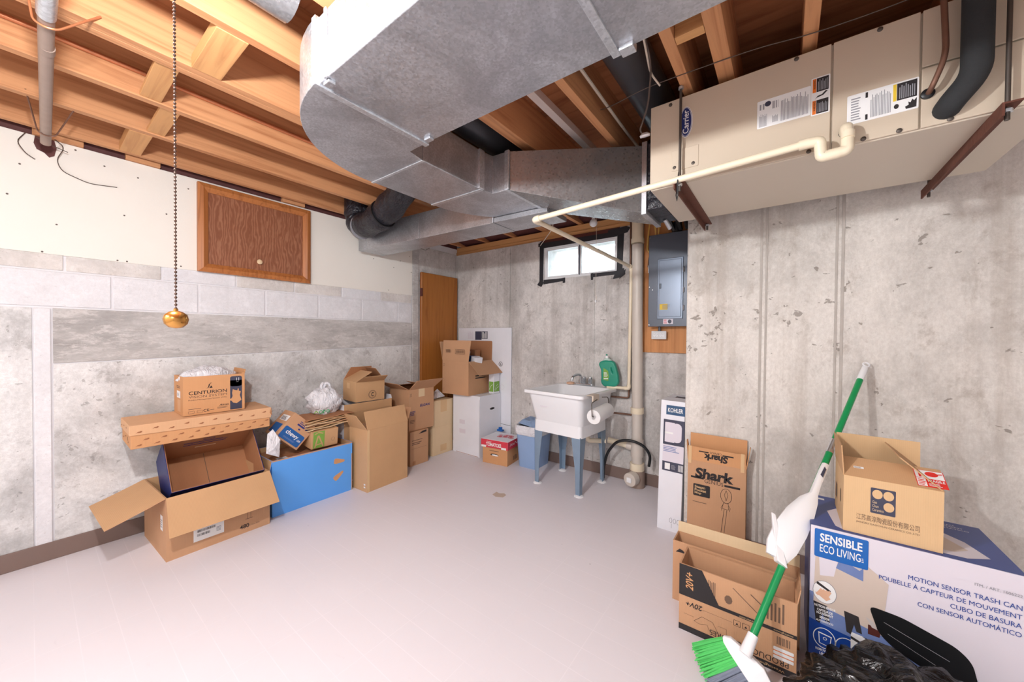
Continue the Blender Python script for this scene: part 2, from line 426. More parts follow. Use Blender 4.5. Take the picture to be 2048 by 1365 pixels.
# floor stain patch
st = MB(); fr = Fr((-1.80, 2.25, 0), (1, 0, 0), (0, 1, 0), .0006)
st.poly(fr, [(-.05, -.03), (-.005, -.045), (.05, -.02), (.045, .03), (.012, .045), (-.02, .02), (-.055, .03)], 'stain')
st.build('worn_patch', 'stain', fl)
# ---- left wall
wl = MB().box((-3.6, -1.9, 0), (-3.264, 3.45, 2.585)).build('wall_left', 'mortar'); tag(wl, 'left basement wall of concrete, grey blocks and cream drywall', 'wall', kind='structure')
def piece(name, a, b, mat, parent, bevel=0): return MB().box(a, b).build(name, mat, parent, bevel=bevel)
piece('concrete_panel', (-3.28, -1.9, 0), (-3.2575, .013, 1.402), 'conc_left', wl, .002)
piece('form_strip', (-3.28, .019, 0), (-3.254, .076, 1.402), 'block', wl, .003)
MB().hexa([(-3.28, .084, 1.096), (-3.2575, .084, 1.096), (-3.2575, 2.515, 1.163), (-3.28, 2.515, 1.163)], [(-3.28, .084, 1.404), (-3.2575, .084, 1.404), (-3.2575, 2.515, 1.404), (-3.28, 2.515, 1.404)]).build('concrete_panel', 'conc_left_dark', wl, bevel=.002)
MB().hexa([(-3.28, .084, 0), (-3.2575, .084, 0), (-3.2575, 2.515, 0), (-3.28, 2.515, 0)], [(-3.28, .084, 1.089), (-3.2575, .084, 1.089), (-3.2575, 2.515, 1.156), (-3.28, 2.515, 1.156)]).build('concrete_panel', 'conc_left', wl, bevel=.002)
piece('corner_pilaster', (-3.28, 2.52, 0), (-3.246, 2.60, 2.33), 'conc_left_dark', wl, .004)
piece('concrete_panel', (-3.28, 2.60, 0), (-3.2575, 3.2, 2.26), 'conc_back', wl, .002)
bm_ = None
ys = [.308 + .4055*k for k in range(-5, 6)]
me_blk = None
for a, b in list(zip(ys, ys[1:])) + [(ys[-1], 2.515)]:
    piece('concrete_block', (-3.285, a+.005, 1.414), (-3.2565, b-.005, 1.607), 'block', wl, .004)
ys = [.127 + .4015*k for k in range(-5, 7)]
for i, (a, b) in enumerate(zip(ys, ys[1:])):
    piece('concrete_block', (-3.285, a+.005, 1.617), (-3.2575, min(b, 2.515)-.005, 1.80), 'block_tan' if i % 3 else 'block', wl, .004)
dw = piece('drywall_sheet', (-3.28, -1.9, 1.702), (-3.250, 2.515, 2.331), 'drywall', wl, .0015)
sw = MB()
for y, z in ((-.02, 2.16), (.10, 1.87), (.05, 1.71), (.28, 2.26), (.33, 1.71), (.36, 1.99), (.37, 1.71), (.55, 2.05), (.62, 1.72), (.66, 2.25), (2.05, 2.02), (2.28, 1.97), (2.36, 2.05), (2.22, 1.73), (2.50, 1.95), (2.48, 2.12), (-.06, 1.99), (.17, 2.31), (.42, 2.24)):
    sw.cyl((-3.252, y, z), (-3.2485, y, z), .006, .004, 6)
sw.build('screw_heads', 'wire_dark', dw)
# insulation band and sill blocks above the drywall
piece('insulation_strip', (-3.5, -1.9, 2.331), (-3.263, 3.2, 2.585), 'insul', wl)
for y0, y1 in ((.02, .20), (.365, .52), (1.23, 1.40)):
    piece('sill_block', (-3.264, y0, 2.332), (-3.225, y1, 2.375), 'joist', wl, .003)
# ---- back wall with window opening
WX0, WX1, WZ0, WZ1 = -1.985, -1.212, 1.845, 2.178
wb = MB()
wb.box((-3.45, YB, 0), (WX0, 3.45, 2.25)); wb.box((WX1, YB, 0), (-.3, 3.45, 2.25))
wb.box((WX0, YB, 0), (WX1, 3.45, WZ0)); wb.box((WX0, YB, WZ1), (WX1, 3.45, 2.25))
wb = wb.build('wall_back', 'conc_back'); tag(wb, 'grey poured concrete back wall behind the utility sink', 'wall', kind='structure')
for x in (-1.43, -2.42): piece('form_seam', (x, 3.17, .10), (x+.008, 3.1805, 1.80 if x > -2 else 2.24), 'conc_back', wb)
# ---- right wall
wr = MB().box((XC, YR, 0), (2.6, 3.45, 2.345)).build('wall_right', 'conc_right', bevel=.012); tag(wr, 'pale poured concrete wall on the right, below the air handler', 'wall', kind='structure')
for x, wd in ((-.118, .012), (-.092, .010), (.203, .010), (.226, .012)): piece('form_seam', (x, YR-.0030, .02), (x+wd, YR+.01, 2.34), 'seam', wr, .001)
wf = MB().box((-3.6, -1.95, 0), (2.6, -1.8, 2.585)).build('wall_front', 'drywall'); tag(wf, 'drywall wall behind the camera', 'wall', kind='structure')
we = MB().box((2.4, -1.9, 0), (2.6, 2.6, 2.585)).build('wall_side', 'conc_right'); tag(we, 'concrete wall beyond the right edge of view', 'wall', kind='structure')
# ---- baseboards
def base(name, a, b, lab):
    o = MB().box(a, b).build(name, 'baseboard', bevel=.003); return tag(o, lab, 'baseboard', kind='structure')
base('baseboard_left', (-3.257, -1.8, 0), (-3.250, 2.52, .101), 'brown vinyl baseboard along the left concrete wall')
base('baseboard_back', (-3.24, 3.170, 0), (XC, 3.178, .101), 'brown vinyl baseboard along the back wall behind the sink')
base('baseboard_right', (XC+.02, 2.492, 0), (2.4, 2.5, .101), 'brown vinyl baseboard along the right wall behind the boxes')
# ---- ceiling: subfloor, joists, blocking
ce = MB().box((-3.6, -1.9, ZS), (2.6, 3.45, 2.62)).build('ceiling', 'plywood'); tag(ce, 'open basement ceiling of orange joists under plywood subfloor', 'ceiling', kind='structure')
JX = [(-3.192, -3.154), (-2.800, -2.760), (-2.410, -2.370), (-2.020, -1.982), (-1.980, -1.940), (-1.612, -1.572), (-1.236, -1.170), (-.800, -.760), (-.376, -.336), (-.240, -.182), (.037, .080), (.44, .48), (.85, .89), (1.25, 1.29), (1.66, 1.70), (2.06, 2.10)]
for a, b in JX: piece('joist', (a, -1.8, ZJ), (b, 3.28, ZS), 'joist', ce, .002)
def blk(x0, x1, y0, y1, z0=ZJ, z1=ZS-.02): piece('blocking', (x0+.001, y0, z0), (x1-.001, y1, z1), 'joist_x', ce, .002)
blk(-1.940, -1.612, .405, .502, ZJ-.002, ZJ+.05); blk(-2.370, -2.020, .312, .385, ZJ+.006, ZJ+.026); blk(-2.760, -2.410, .390, .462, ZJ+.006, ZJ+.026); blk(-3.154, -2.800, .33, .42, ZJ-.002, ZJ+.05)
blk(-.336, -.240, 1.41, 1.45); blk(-1.170, -.800, 2.75, 2.79)
piece('rim_board', (-3.3, 3.28, 2.25), (2.6, 3.32, ZS), 'plywood', ce); piece('rim_board', (-3.3, 3.19, 2.25), (XC+.1, 3.30, 2.288), 'joist_x', ce, .003)
piece('rim_board', (-3.3, 3.20, 2.289), (XC+.1, 3.30, 2.348), 'joist_x', ce, .003)
piece('rim_board', (XC, 2.55, 2.346), (2.6, 2.60, ZS), 'plywood', ce)
for a, b in zip(JX[:8], JX[1:8]):
    if b[0]-a[1] > .1: MB().hexa([(a[1]+.002, 3.12, 2.39), (b[0]-.002, 3.12, 2.41), (b[0]-.002, 3.27, 2.36), (a[1]+.002, 3.27, 2.36)], [(a[1]+.002, 3.16, 2.57), (b[0]-.002, 3.14, 2.57), (b[0]-.002, 3.27, 2.57), (a[1]+.002, 3.27, 2.57)]).build('insulation_batt', 'insul', ce)
# pale painted board and grey strip between joists
tag(MB().box((-.985, 1.02, 2.40), (-.945, 3.1, 2.44)).build('wood_strip', 'paint_strip'), 'pale painted wood strip running between two joists', 'strip')
# ---- window
wn = thing('window_1', 'small two-pane basement window taped around with black tape', 'window', (-1.6, YB, WZ0), kind='structure')
f = MB(); y0, y1 = 3.196, 3.24
for a, b in (((WX0, y0, WZ0), (WX1, y1, WZ0+.022)), ((WX0, y0, WZ1-.022), (WX1, y1, WZ1)), ((WX0, y0, WZ0+.022), (WX0+.020, y1, WZ1-.022)), ((WX1-.020, y0, WZ0+.022), (WX1, y1, WZ1-.022))): f.box(a, b)
f.build('frame', 'white', wn, world=True, bevel=.003)
for a, b in ((WX0+.020, -1.602), (-1.592, WX1-.020)):
    s = MB(); z0, z1 = WZ0+.022, WZ1-.022; e = .014
    s.box((a, 3.205, z0), (b, 3.228, z0+e)); s.box((a, 3.205, z1-e), (b, 3.228, z1)); s.box((a, 3.205, z0+e), (a+e, 3.228, z1-e)); s.box((b-e, 3.205, z0+e), (b, 3.228, z1-e))
    so = s.build('sash', 'white', wn, world=True, bevel=.002)
    MB().box((a+e, 3.214, z0+e), (b-e, 3.217, z1-e)).build('pane', 'glass', so, world=True)
MB().box((-1.602, 3.20, WZ0+.022), (-1.592, 3.232, WZ1-.022)).build('mullion', 'panel_grey', wn, world=True)
def tape(pts, dy=0): 
    MB().prism([(x, 3.1775-dy, z) for x, z in pts], (0, -.0025, 0)).build('tape_strip', 'tape', wn, world=True)
tape([(-2.035, 1.83), (-1.990, 1.82), (-1.985, 2.235), (-2.035, 2.238)]); tape([(-2.06, 1.80), (-2.01, 1.775), (-1.98, 1.82), (-2.02, 1.85)], .003)
tape([(-1.985, 1.800), (-1.76, 1.815), (-1.755, 1.845), (-1.985, 1.846)]); tape([(-1.76, 1.795), (-1.735, 1.798), (-1.735, 1.848), (-1.765, 1.846)], .003)
tape([(-1.45, 1.825), (-1.215, 1.83), (-1.215, 1.862), (-1.445, 1.860)]); tape([(-1.462, 1.80), (-1.44, 1.80), (-1.44, 1.865), (-1.465, 1.862)], .003)
tape([(-1.985, 2.17), (-1.215, 2.17), (-1.205, 2.215), (-1.985, 2.225)]); tape([(-1.215, 1.81), (-1.165, 1.82), (-1.150, 2.20), (-1.212, 2.20)])
tape([(-1.30, 2.17), (-1.12, 2.19), (-1.095, 2.23), (-1.13, 2.248), (-1.30, 2.235)], .003); tape([(-1.25, 1.79), (-1.17, 1.80), (-1.135, 1.83), (-1.15, 1.88), (-1.22, 1.86)], .003); tape([(-1.19, 1.785), (-1.14, 1.82), (-1.13, 1.87), (-1.16, 1.84)], .006)
tape([(-2.05, 2.19), (-2.03, 2.19), (-2.03, 2.225), (-2.05, 2.225)], .003)
MB().box((WX0-.03, 3.176, 2.214), (-1.19, 3.186, 2.25)).build('lintel_board', 'maroon', wn, world=True)
# window well outside
n = 40; ww = MB(); rings = []
for j in range(49):
    z = 1.70 + .95*j/48; k = .014*math.sin(j*2*math.pi/5.2)
    rings.append([V((-1.6 - (.52+k)*math.cos(math.pi*i/n), 3.46 + (.55+k)*math.sin(math.pi*i/n), z)) for i in range(n+1)])
ww.loft(rings, caps=False, closed=False)
wo = ww.build('window_well', 'well', smooth=True); tag(wo, 'curved corrugated metal window well outside the basement window', 'window well')
so = wo.modifiers.new('s', 'SOLIDIFY'); so.thickness = .004
tag(MB().box((-2.2, 3.45, 1.62), (-1.0, 4.05, 1.70)).build('gravel_bed', 'conc_back'), 'gravel bed at the bottom of the window well', 'gravel')
# ================================================================== CEILING LIGHT
LX, LY = -.94, .0
lt = thing('ceiling_light', 'porcelain pull chain lampholder with bare bulb near the camera', 'lamp', (LX, LY, 2.36))
MB().box((LX-.06, LY-.06, 2.335), (LX+.30, LY+.06, 2.352)).build('mounting_board', 'joist_x', lt, world=True)
MB().lathe([(.055, 2.335), (.055, 2.31), (.035, 2.28), (.028, 2.24), (.024, 2.235)], (LX, LY, 0), n=18).build('lampholder', 'white', lt, world=True, smooth=True)
MB().lathe([(.012, 2.24), (.016, 2.21), (.030, 2.17), (.034, 2.145), (.028, 2.118), (.012, 2.105)], (LX, LY, 0), n=18).build('bulb', 'bulb', lt, world=True, smooth=True)
pl = bpy.data.lights.new('bulb_light', 'POINT'); pl.energy = BULB_W; pl.color = (.975, .98, 1.0); pl.shadow_soft_size = .045
po = bpy.data.objects.new('bulb_light', pl); C.objects.link(po); po.location = (LX, LY, 2.045)
CX, CY = -.805, .147
ch = MB(); ch.cyl((CX, CY, 1.31), (CX, CY, 2.26), .0006, n=5)
z = 1.311
while z < 2.25: ch.sphere((CX, CY, z), .0022, 6); z += .0060
ch.tube([(CX, CY, 2.255), (CX-.02, CY-.02, 2.275), (LX+.02, LY+.02, 2.285)], .002, 6)
ch.build('bead_chain', 'bead', lt, world=True, smooth=True)
MB().lathe([(.001, -.0145), (.009, -.0130), (.0148, -.007), (.0165, .0005), (.0148, .0075), (.009, .0125), (.003, .0145), (.003, .018)], (CX, CY, 1.2925), n=24).build('pull_ball', 'brass', lt, world=True, smooth=True)
# two added fill lamps behind the camera, unseen, shaped as tube fixtures
def strip(x, y, lab):
    t = thing('fill_light', lab, 'lamp', (x, y, 2.30), group='added fill lights behind the camera')
    MB().box((x-.6, y-.07, 2.305), (x+.6, y+.07, 2.345)).build('housing', 'white', t, world=True, bevel=.005)
    for d in (-.035, .035): MB().cyl((x-.58, y+d, 2.285), (x+.58, y+d, 2.285), .013, n=10).build('tube', 'bulb', t, world=True, smooth=True)
    l = bpy.data.lights.new('fill_area_light', 'AREA'); l.shape = 'RECTANGLE'; l.size = 1.15; l.size_y = .12; l.energy = FILL_W; l.color = (.88, .93, 1.0)
    o = bpy.data.objects.new('fill_area_light', l); C.objects.link(o); o.location = (x, y, 2.265)
strip(1.0, -1.4, 'added white two-tube fill light on the joists right behind the camera'); strip(-1.2, -1.5, 'added white two-tube fill light on the joists left behind the camera')
# ================================================================== RETURN DUCT
ZT, ZU = 2.085, 2.30
dt = thing('return_air_duct', 'large galvanized sheet metal duct bending around below the joists', 'duct', (-1.3, 1.0, ZT))
def pz(poly, z0=ZT, z1=ZU): return [(x, y, z0) for x, y in poly], (0, 0, z1-z0)
def duct(name, poly, mat='galv', z0=ZT, z1=ZU, bev=.003):
    p, e = pz(poly, z0, z1); return MB().prism(p, e).build(name, mat, dt, world=True, bevel=bev)
duct('trunk_section', [(-1.225, .573), (-.402, .573), (-.402, 1.02), (-1.225, 1.02)])
duct('trunk_section', [(-.398, .573), (2.35, .573), (2.35, 1.02), (-.398, 1.02)])
o_arc = [(p.x, p.y) for p in arc((-1.235, 1.112, 0), .539, 270, 180, 16, ry=.547)]
duct('elbow', [(-1.235, 1.02)] + [] + o_arc[0:0] + [(-1.345, 1.025), (-1.364, 1.112)] + list(reversed(o_arc)), bev=.002)
duct('short_run', [(-1.774, 1.114), (-1.364, 1.114), (-1.366, 1.518), (-1.774, 1.53)])
o2 = [(p.x, p.y) for p in arc((-1.256, 1.532, 0), .518, 180, 90, 16, ry=.540)]
duct('elbow', [(-1.250, 1.613), (-1.250, 2.072)] + list(reversed(o2))[1:] + [(-1.369, 1.520), (-1.352, 1.605)], bev=.002)
# drive cleats along the seams
def cleat(a, b): MB().box(a, b).build('drive_cleat', 'galv_bright', dt, world=True, bevel=.002)
cleat((-1.248, .560, ZT-.006), (-1.222, 1.032, ZU)); cleat((-.412, .562, ZT-.006), (-.388, 1.03, ZU))
cleat((-1.18, .566, ZT-.004), (-1.165, .573, ZU))
cleat((-1.776, 1.104, ZT-.004), (-1.360, 1.120, ZT)); cleat((-1.776, 1.512, ZT-.004), (-1.366, 1.538, ZT)); cleat((-1.262, 1.600, ZT-.004), (-1.240, 2.075, ZT))
cleat((-1.262, 1.598, ZT), (-1.234, 1.614, ZU)); cleat((-1.372, 1.495, ZT), (-1.352, 1.535, ZU))
for y in (.59, 1.0):
    MB().box((-1.205, y-.012, ZT-.010), (-1.17, y+.012, ZT)).build('cleat_tab', 'galv', dt, world=True, bevel=.002)
MB().box((-.385, 1.0, ZT-.012), (-.345, 1.035, ZT+.01)).build('cleat_tab', 'galv_bright', dt, world=True, bevel=.002)
# transition to the air handler
TR = MB(); A = [(-1.248, 1.614, ZT), (-1.248, 2.07, ZT), (-1.248, 2.07, ZU), (-1.248, 1.614, ZU)]; Bq = [(-.625, 1.99, 1.938), (-.625, 2.25, 1.938), (-.625, 2.25, 2.298), (-.625, 1.99, 2.298)]
TR.loft([A, Bq]); TR.build('transition', 'galv_dark', dt, world=True, bevel=.002)
MB().box((-.625, 1.975, 1.925), (-.598, 2.265, 2.31)).build('flange', 'galv', dt, world=True, bevel=.002)
MB().box((-.598, 1.985, 1.945), (-.508, 2.255, 2.30)).build('canvas_collar', 'black_flex', dt, world=True, bevel=.004)
MB().cyl((-.56, 2.20, 1.945), (-.54, 2.24, 1.90), .012).build('collar_strap', 'galv', dt, world=True)
# ---- supply duct along the back
sd = thing('supply_duct', 'rectangular galvanized duct running behind toward the left wall', 'duct', (-2.4, 1.98, 2.05))
def sk(x): return 1.845 + (x+3.17)*.055
def sdk(x): return 2.10 + (x+3.17)*.055
for x0, x1, m in ((-3.17, -3.06, 'galv'), (-3.056, -2.36, 'galv'), (-2.356, -1.62, 'galv')):
    MB().hexa([(x0, sk(x0), 2.045), (x1, sk(x1), 2.048), (x1, sdk(x1), 2.048), (x0, sdk(x0), 2.045)], [(x0, sk(x0), 2.25), (x1, sk(x1), 2.25), (x1, sdk(x1), 2.25), (x0, sdk(x0), 2.25)]).build('duct_section', m, sd, world=True, bevel=.003)
MB().hexa([(-1.616, sk(-1.616), 2.05), (-1.20, sk(-1.2), 2.05), (-1.20, sdk(-1.2), 2.05), (-1.616, sdk(-1.616), 2.05)], [(-1.616, sk(-1.616), 2.083), (-1.2, sk(-1.2), 2.083), (-1.2, sdk(-1.2), 2.083), (-1.616, sdk(-1.616), 2.083)]).build('duct_section', 'galv', sd, world=True, bevel=.003)
MB().tube([(-2.62, 2.12, 2.045), (-2.58, 2.14, 2.03), (-2.54, 2.15, 2.045)], .003, 6).build('hanger_wire', 'wire_dark', sd, world=True)
# ---- black insulated flex duct
fx = thing('flexible_duct', 'black plastic wrapped flexible duct by the left end of the supply duct', 'duct', (-2.7, 1.7, 2.2))
path = [(-3.04, 1.76, 2.56), (-3.06, 1.77, 2.32), (-3.03, 1.77, 2.25), (-2.90, 1.76, 2.215), (-2.72, 1.74, 2.225), (-2.55, 1.72, 2.255), (-2.38, 1.70, 2.31), (-2.20, 1.69, 2.47)]
P = bend(path, .08, 5); r = [.106 + .006*math.sin(i*.9) for i in range(len(P))]
MB().tube(P, r, 22).build('flex_sleeve', 'black_flex', fx, world=True, smooth=True)
for i, (c, ax) in enumerate((((-2.60, 1.725, 2.245), (1, 0, .25)), ((-2.98, 1.77, 2.222), (1, 0, -.3)))):
    a = V(ax).normalized(); MB().tube([V(c)-a*.006, V(c)+a*.006], .112 if i == 0 else .111, 22).build('zip_tie' if i == 0 else 'strap', 'black_plastic' if i == 0 else 'grey_ink', fx, world=True)
# ---- round ducts between joists
def rd(name, p, q, r, mat, lab):
    o = MB().cyl(p, q, r, n=24).build(name, mat, smooth=True); single(o, ((p[0]+q[0])/2, (p[1]+q[1])/2, p[2]-r)); return tag(o, lab, 'duct')
rd('round_duct', (-.555, .9, 2.475), (-.545, 3.1, 2.475), .088, 'duct_dark', 'round galvanized duct between joists left of the air handler')
rd('round_duct', (-1.405, 1.05, 2.46), (-1.405, 3.1, 2.46), .10, 'duct_dark', 'dark round duct in the joist bay above the notched duct elbow')
rd('round_duct', (-1.36, -.6, 2.44), (-1.36, .545, 2.44), .10, 'galv_dark', 'round metal duct between joists above the big duct bend')
# ================================================================== AIR HANDLER
HX0, HX1, HY0, HY1, HZ0, HZ1 = -.505, .63, 1.725, 2.29, 1.942, 2.318
ah = thing('air_handler', 'long beige horizontal air handler hung below the joists', 'air handler', (.06, 2.0, HZ0))
MB().box((HX0, HY0+.004, HZ0), (HX1, HY1, HZ1)).build('cabinet', 'handler_low', ah, world=True, bevel=.004)
def fp(x0, x1, z0, z1, d=.006): return MB().box((x0, HY0-d, z0), (x1, HY0+.004, z1)).build('front_panel', 'handler', ah, world=True, bevel=.002)
fp(HX0, .118, HZ0+.004, HZ1-.001); fp(.124, .333, HZ0+.004, HZ1-.001); fp(.338, HX1, HZ0+.004, 2.133); fp(.338, HX1, 2.138, HZ1-.001)
FY = HY0-.006
MB().box((-.412, FY-.003, 2.003), (-.305, FY, 2.092)).build('knockout_plate', 'handler', ah, world=True, bevel=.001)
for x, z in ((-.42, 2.30), (-.40, 1.955), (.06, 1.953), (.02, 2.306), (.24, 2.306), (.205, 1.953), (.29, 1.953), (.40, 1.953), (.56, 2.16), (.56, 1.97), (-.40, 2.018), (-.325, 2.018)):
    MB().lathe([(.0075, 0), (.0075, .003), (.004, .0055)], (x, FY, z), (0, -1, 0), 10).build('screw', 'steel_dark', ah, world=True, smooth=True)
fr = Fr((0, FY, 0), (1, 0, 0), (0, 0, 1), .0012)
lg = MB(); lg.disc(fr, -.356, 2.203, .0265, .066, 'white', 0, 32); lg.disc(fr, -.356, 2.203, .0245, .0635, 'navy_logo', .0006, 32)
lg.ring(fr, -.356, 2.203, .0222, .0014, 'white', .0012, 32, .0605)
frr = Fr((-.356, FY, 2.203), (0, 0, 1), (-1, 0, 0), .0012)
lg.text(frr, 'Carrier', -.050, -.0115, .100, .024, 'white', .0018, .012)
lg.build('brand_badge', 'navy_logo', ah, world=True)
# rating labels
lb = MB(); frr = Fr((-.099, FY, 2.085), (1, 0, 0), (0, 0, 1), .001)
lb.rect(frr, 0, 0, .162, .106, 'paper', 0, .004)
lb.bars(frr, .006, .005, .026, .055, 10, 'grey_ink', .0005, True); lb.bars(frr, .006, .07, .02, .03, 2, 'grey_ink', .0005, True); lb.disc(frr, .034, .088, .010, .010, 'slate', .0005); lb.code(frr, .048, .064, .018, .028, 'grey_ink', .0005); lb.bars(frr, .048, .012, .018, .03, 6, 'grey_ink', .0005, True); lb.bars(frr, .074, .008, .082, .088, 22, 'grey_ink', .0005, True)
lb.build('rating_label', 'paper', ah, world=True)
lb = MB(); frr = Fr((.064, FY, 2.078), (1, 0, 0), (0, 0, 1), .0012)
lb.rect(frr, 0, 0, .052, .135, 'paper', 0, .003)
for y, nm in ((.004, 0), (.082, 1)):
    lb.rect(frr, .004, y, .010, .049, 'orange', .0005); lb.rect(frr, .015, y, .033, .049, 'ink', .0005); lb.bars(frr, .018, y+.004, .028, .04, 7, 'grey_ink', .001, True)
    lb.text(Fr((.064+.0125, FY, 2.078+y+.012), (0, 0, 1), (-1, 0, 0), .0012), 'WARNING', 0, 0, .034, .006, 'ink', .001, .01)
lb.poly(frr, [(.010, .056), (.016, .062), (.034, .066), (.046, .078), (.040, .080), (.030, .070), (.018, .068)], 'ink', .0005)
lb.build('warning_label', 'paper', ah, world=True)
lb = MB(); frr = Fr((.162, FY, 2.012), (1, 0, 0), (0, 0, 1), .0012)
lb.rect(frr, 0, 0, .170, .100, 'paper', 0, .004)
lb.bars(frr, .010, .010, .026, .08, 9, 'grey_ink', .0005); lb.rect(frr, .046, .004, .006, .018, 'ink', .0005); lb.rect(frr, .046, .078, .006, .018, 'ink', .0005)
lb.bars(frr, .058, .008, .050, .082, 14, 'grey_ink', .0005, True); lb.rect(frr, .112, .040, .008, .055, 'yellow', .0005); lb.rect(frr, .121, .040, .045, .055, 'ink', .0005); lb.bars(frr, .125, .044, .038, .047, 8, 'grey_ink', .001, True)
lb.disc(frr, .120, .022, .006, .008, 'ink', .0005, 9); lb.poly(frr, [(.142, .006), (.165, .006), (.166, .036), (.160, .028), (.156, .034), (.152, .024), (.147, .028), (.148, .018), (.140, .014)], 'ink', .0005)
lb.build('caution_label', 'paper', ah, world=True)
for x, z, r in ((.351, 2.048, .016), (.155, 1.99, .015)):
    MB().lathe([(r, 0), (r, .006), (r*.7, .009)], (x, FY, z), (0, -1, 0), 16).build('grommet', 'black_plastic', ah, world=True, smooth=True)
# refrigerant lines
o = MB().tube(bend([(.351, 1.735, 2.046), (.353, 1.685, 2.05), (.378, 1.672, 2.13), (.368, 1.668, 2.34), (.368, 1.668, 2.50)], .05, 6), .0075, 10).build('liquid_line', 'copper_dull', smooth=True); tag(o, 'thin brown copper refrigerant line entering the air handler', 'pipe')
o = MB().tube(bend([(.392, 1.735, 1.985), (.395, 1.690, 1.992), (.438, 1.672, 2.05), (.437, 1.668, 2.30), (.437, 1.668, 2.52)], .05, 6), [.030]*2+[.034]*100 if False else .032, 18).build('suction_line', 'black_foam', smooth=True); tag(o, 'fat black foam insulated line curving into the air handler', 'pipe')
# hanger brackets: angle iron and threaded rods
def bracket(x, y0, y1, lab):
    t = thing('hanger_bracket', lab, 'bracket', (x, y0, 1.93), group='angle iron hangers under the air handler')
    MB().prism([(x-.002, y0, 1.942), (x+.036, y0, 1.942), (x+.036, y0, 1.937), (x+.003, y0, 1.937), (x+.003, y0, 1.904), (x-.002, y0, 1.904)], (0, y1-y0, 0)).build('angle_iron', 'rust', t, world=True)
    for y in (y0+.03, y1-.03):
        MB().cyl((x+.016, y, 1.90), (x+.016, y, 2.52), .0055, n=10).build('threaded_rod', 'steel_dark', t, world=True, smooth=True)
        MB().lathe([(.011, 0), (.011, .009)], (x+.016, y, 1.922), n=6).build('nut', 'galv_bright', t, world=True)
        MB().lathe([(.011, 0), (.011, .010)], (x+.016, y, 2.335), n=6).build('nut', 'galv_bright', t, world=True)
bracket(-.388, 1.66, 2.42, 'brown angle iron hanger under the left end of the air handler'); bracket(.485, 1.66, 2.43, 'brown angle iron hanger under the right end of the air handler')
# ================================================================== PIPES
cp = thing('condensate_pipe', 'cream plastic condensate pipe with trap crossing in front of the air handler', 'pipe', (.1, 1.66, 1.9))
MB().tube(bend([(.158, 1.725, 1.99), (.158, 1.675, 1.99), (.160, 1.660, 1.905), (.092, 1.660, 1.900), (.088, 1.660, 1.958), (.05, 1.660, 1.960)], .011, 4), .0175, 14).build('trap', 'pvc', cp, world=True, smooth=True)
for a, b, r in (((.060, 1.66, 1.960), (.030, 1.66, 1.9585), .0180), ((.160, 1.662, 1.945), (.160, 1.665, 1.968), .0182), ((.110, 1.66, 1.902), (.140, 1.66, 1.903), .018)): MB().cyl(a, b, r, n=14).build('coupling', 'pvc', cp, world=True, smooth=True)
MB().cyl((.03, 1.660, 1.9585), (-1.085, 1.655, 1.903), .0135, n=14).build('long_pipe', 'pvc', cp, world=True, smooth=True)
MB().tube(bend([(-1.060, 1.655, 1.904), (-1.097, 1.655, 1.902), (-1.096, 1.70, 1.900)], .02, 4), .0175, 14).build('elbow', 'pvc', cp, world=True, smooth=True)
MB().cyl((-1.096, 1.69, 1.90), (-1.056, 3.085, 1.866), .0135, n=14).build('cross_pipe', 'pvc', cp, world=True, smooth=True)
MB().tube(bend([(-1.057, 3.05, 1.867), (-1.055, 3.09, 1.866), (-1.055, 3.09, 1.83)], .02, 4), .0175, 14).build('elbow', 'pvc', cp, world=True, smooth=True)
MB().cyl((-1.055, 3.09, 1.84), (-1.062, 3.09, .83), .0135, n=14).build('drop_pipe', 'pvc', cp, world=True, smooth=True)
MB().tube(bend([(-1.062, 3.09, .86), (-1.062, 3.09, .828), (-1.10, 3.09, .826)], .02, 4), .0175, 14).build('elbow', 'pvc', cp, world=True, smooth=True)
MB().tube([(-1.10, 3.09, .826), (-1.20, 3.085, .826), (-1.25, 3.06, .824)], .0135, 14).build('outlet_pipe', 'pvc', cp, world=True, smooth=True)
# zip tie holding the pipe to the rod
o = MB().tube([(-.372, 1.672, 1.975), (-.37, 1.645, 1.93), (-.368, 1.645, 1.87), (-.372, 1.645, 1.845), (-.376, 1.648, 1.87), (-.37, 1.65, 1.945)], .0025, 6).build('cable_tie', 'black_plastic', cp, world=True)
# drain stack
dk = thing('drain_stack', 'tall off-white plastic drain pipe with cleanout beside the sink', 'pipe', (-.985, 3.10, 0))
def sg(name, z0, z1, r, mat='pvc_grey'): MB().cyl((-.985-.02*z1/2, 3.10, z1), (-.985-.02*z0/2, 3.10, z0), r, n=20).build(name, mat, dk, world=True, smooth=True)
sg('pipe', .20, 2.05, .044); sg('coupling', .62, .67, .054, 'pvc'); sg('tee', .255, .40, .052); sg('hub', .13, .20, .058, 'pvc'); sg('cleanout_body', 0, .14, .062, 'old_pipe'); sg('coupling', 2.06, 2.10, .053, 'pvc'); sg('pipe_top', 2.09, 2.5, .047, 'pvc')
MB().tube([(-1.24, 3.09, .352), (-1.10, 3.10, .338), (-1.0, 3.10, .325)], .026, 14).build('branch', 'pvc', dk, world=True, smooth=True)
MB().cyl((-1.075, 3.10, .335), (-1.03, 3.10, .33), .034, n=14).build('branch_collar', 'pvc_grey', dk, world=True, smooth=True)
MB().cyl((-.995, 3.05, .085), (-1.012, 2.985, .082), .056, n=20).build('cleanout_cap', 'pvc_grey', dk, world=True, smooth=True, bevel=.004)
MB().box((-.02, -.012, -.02), (.02, 0, .02), M=Matrix.Translation((-1.012, 2.985, .082)) @ Matrix.Rotation(math.radians(-12), 4, 'Z')).build('cap_nub', 'white', dk, world=True, bevel=.003)
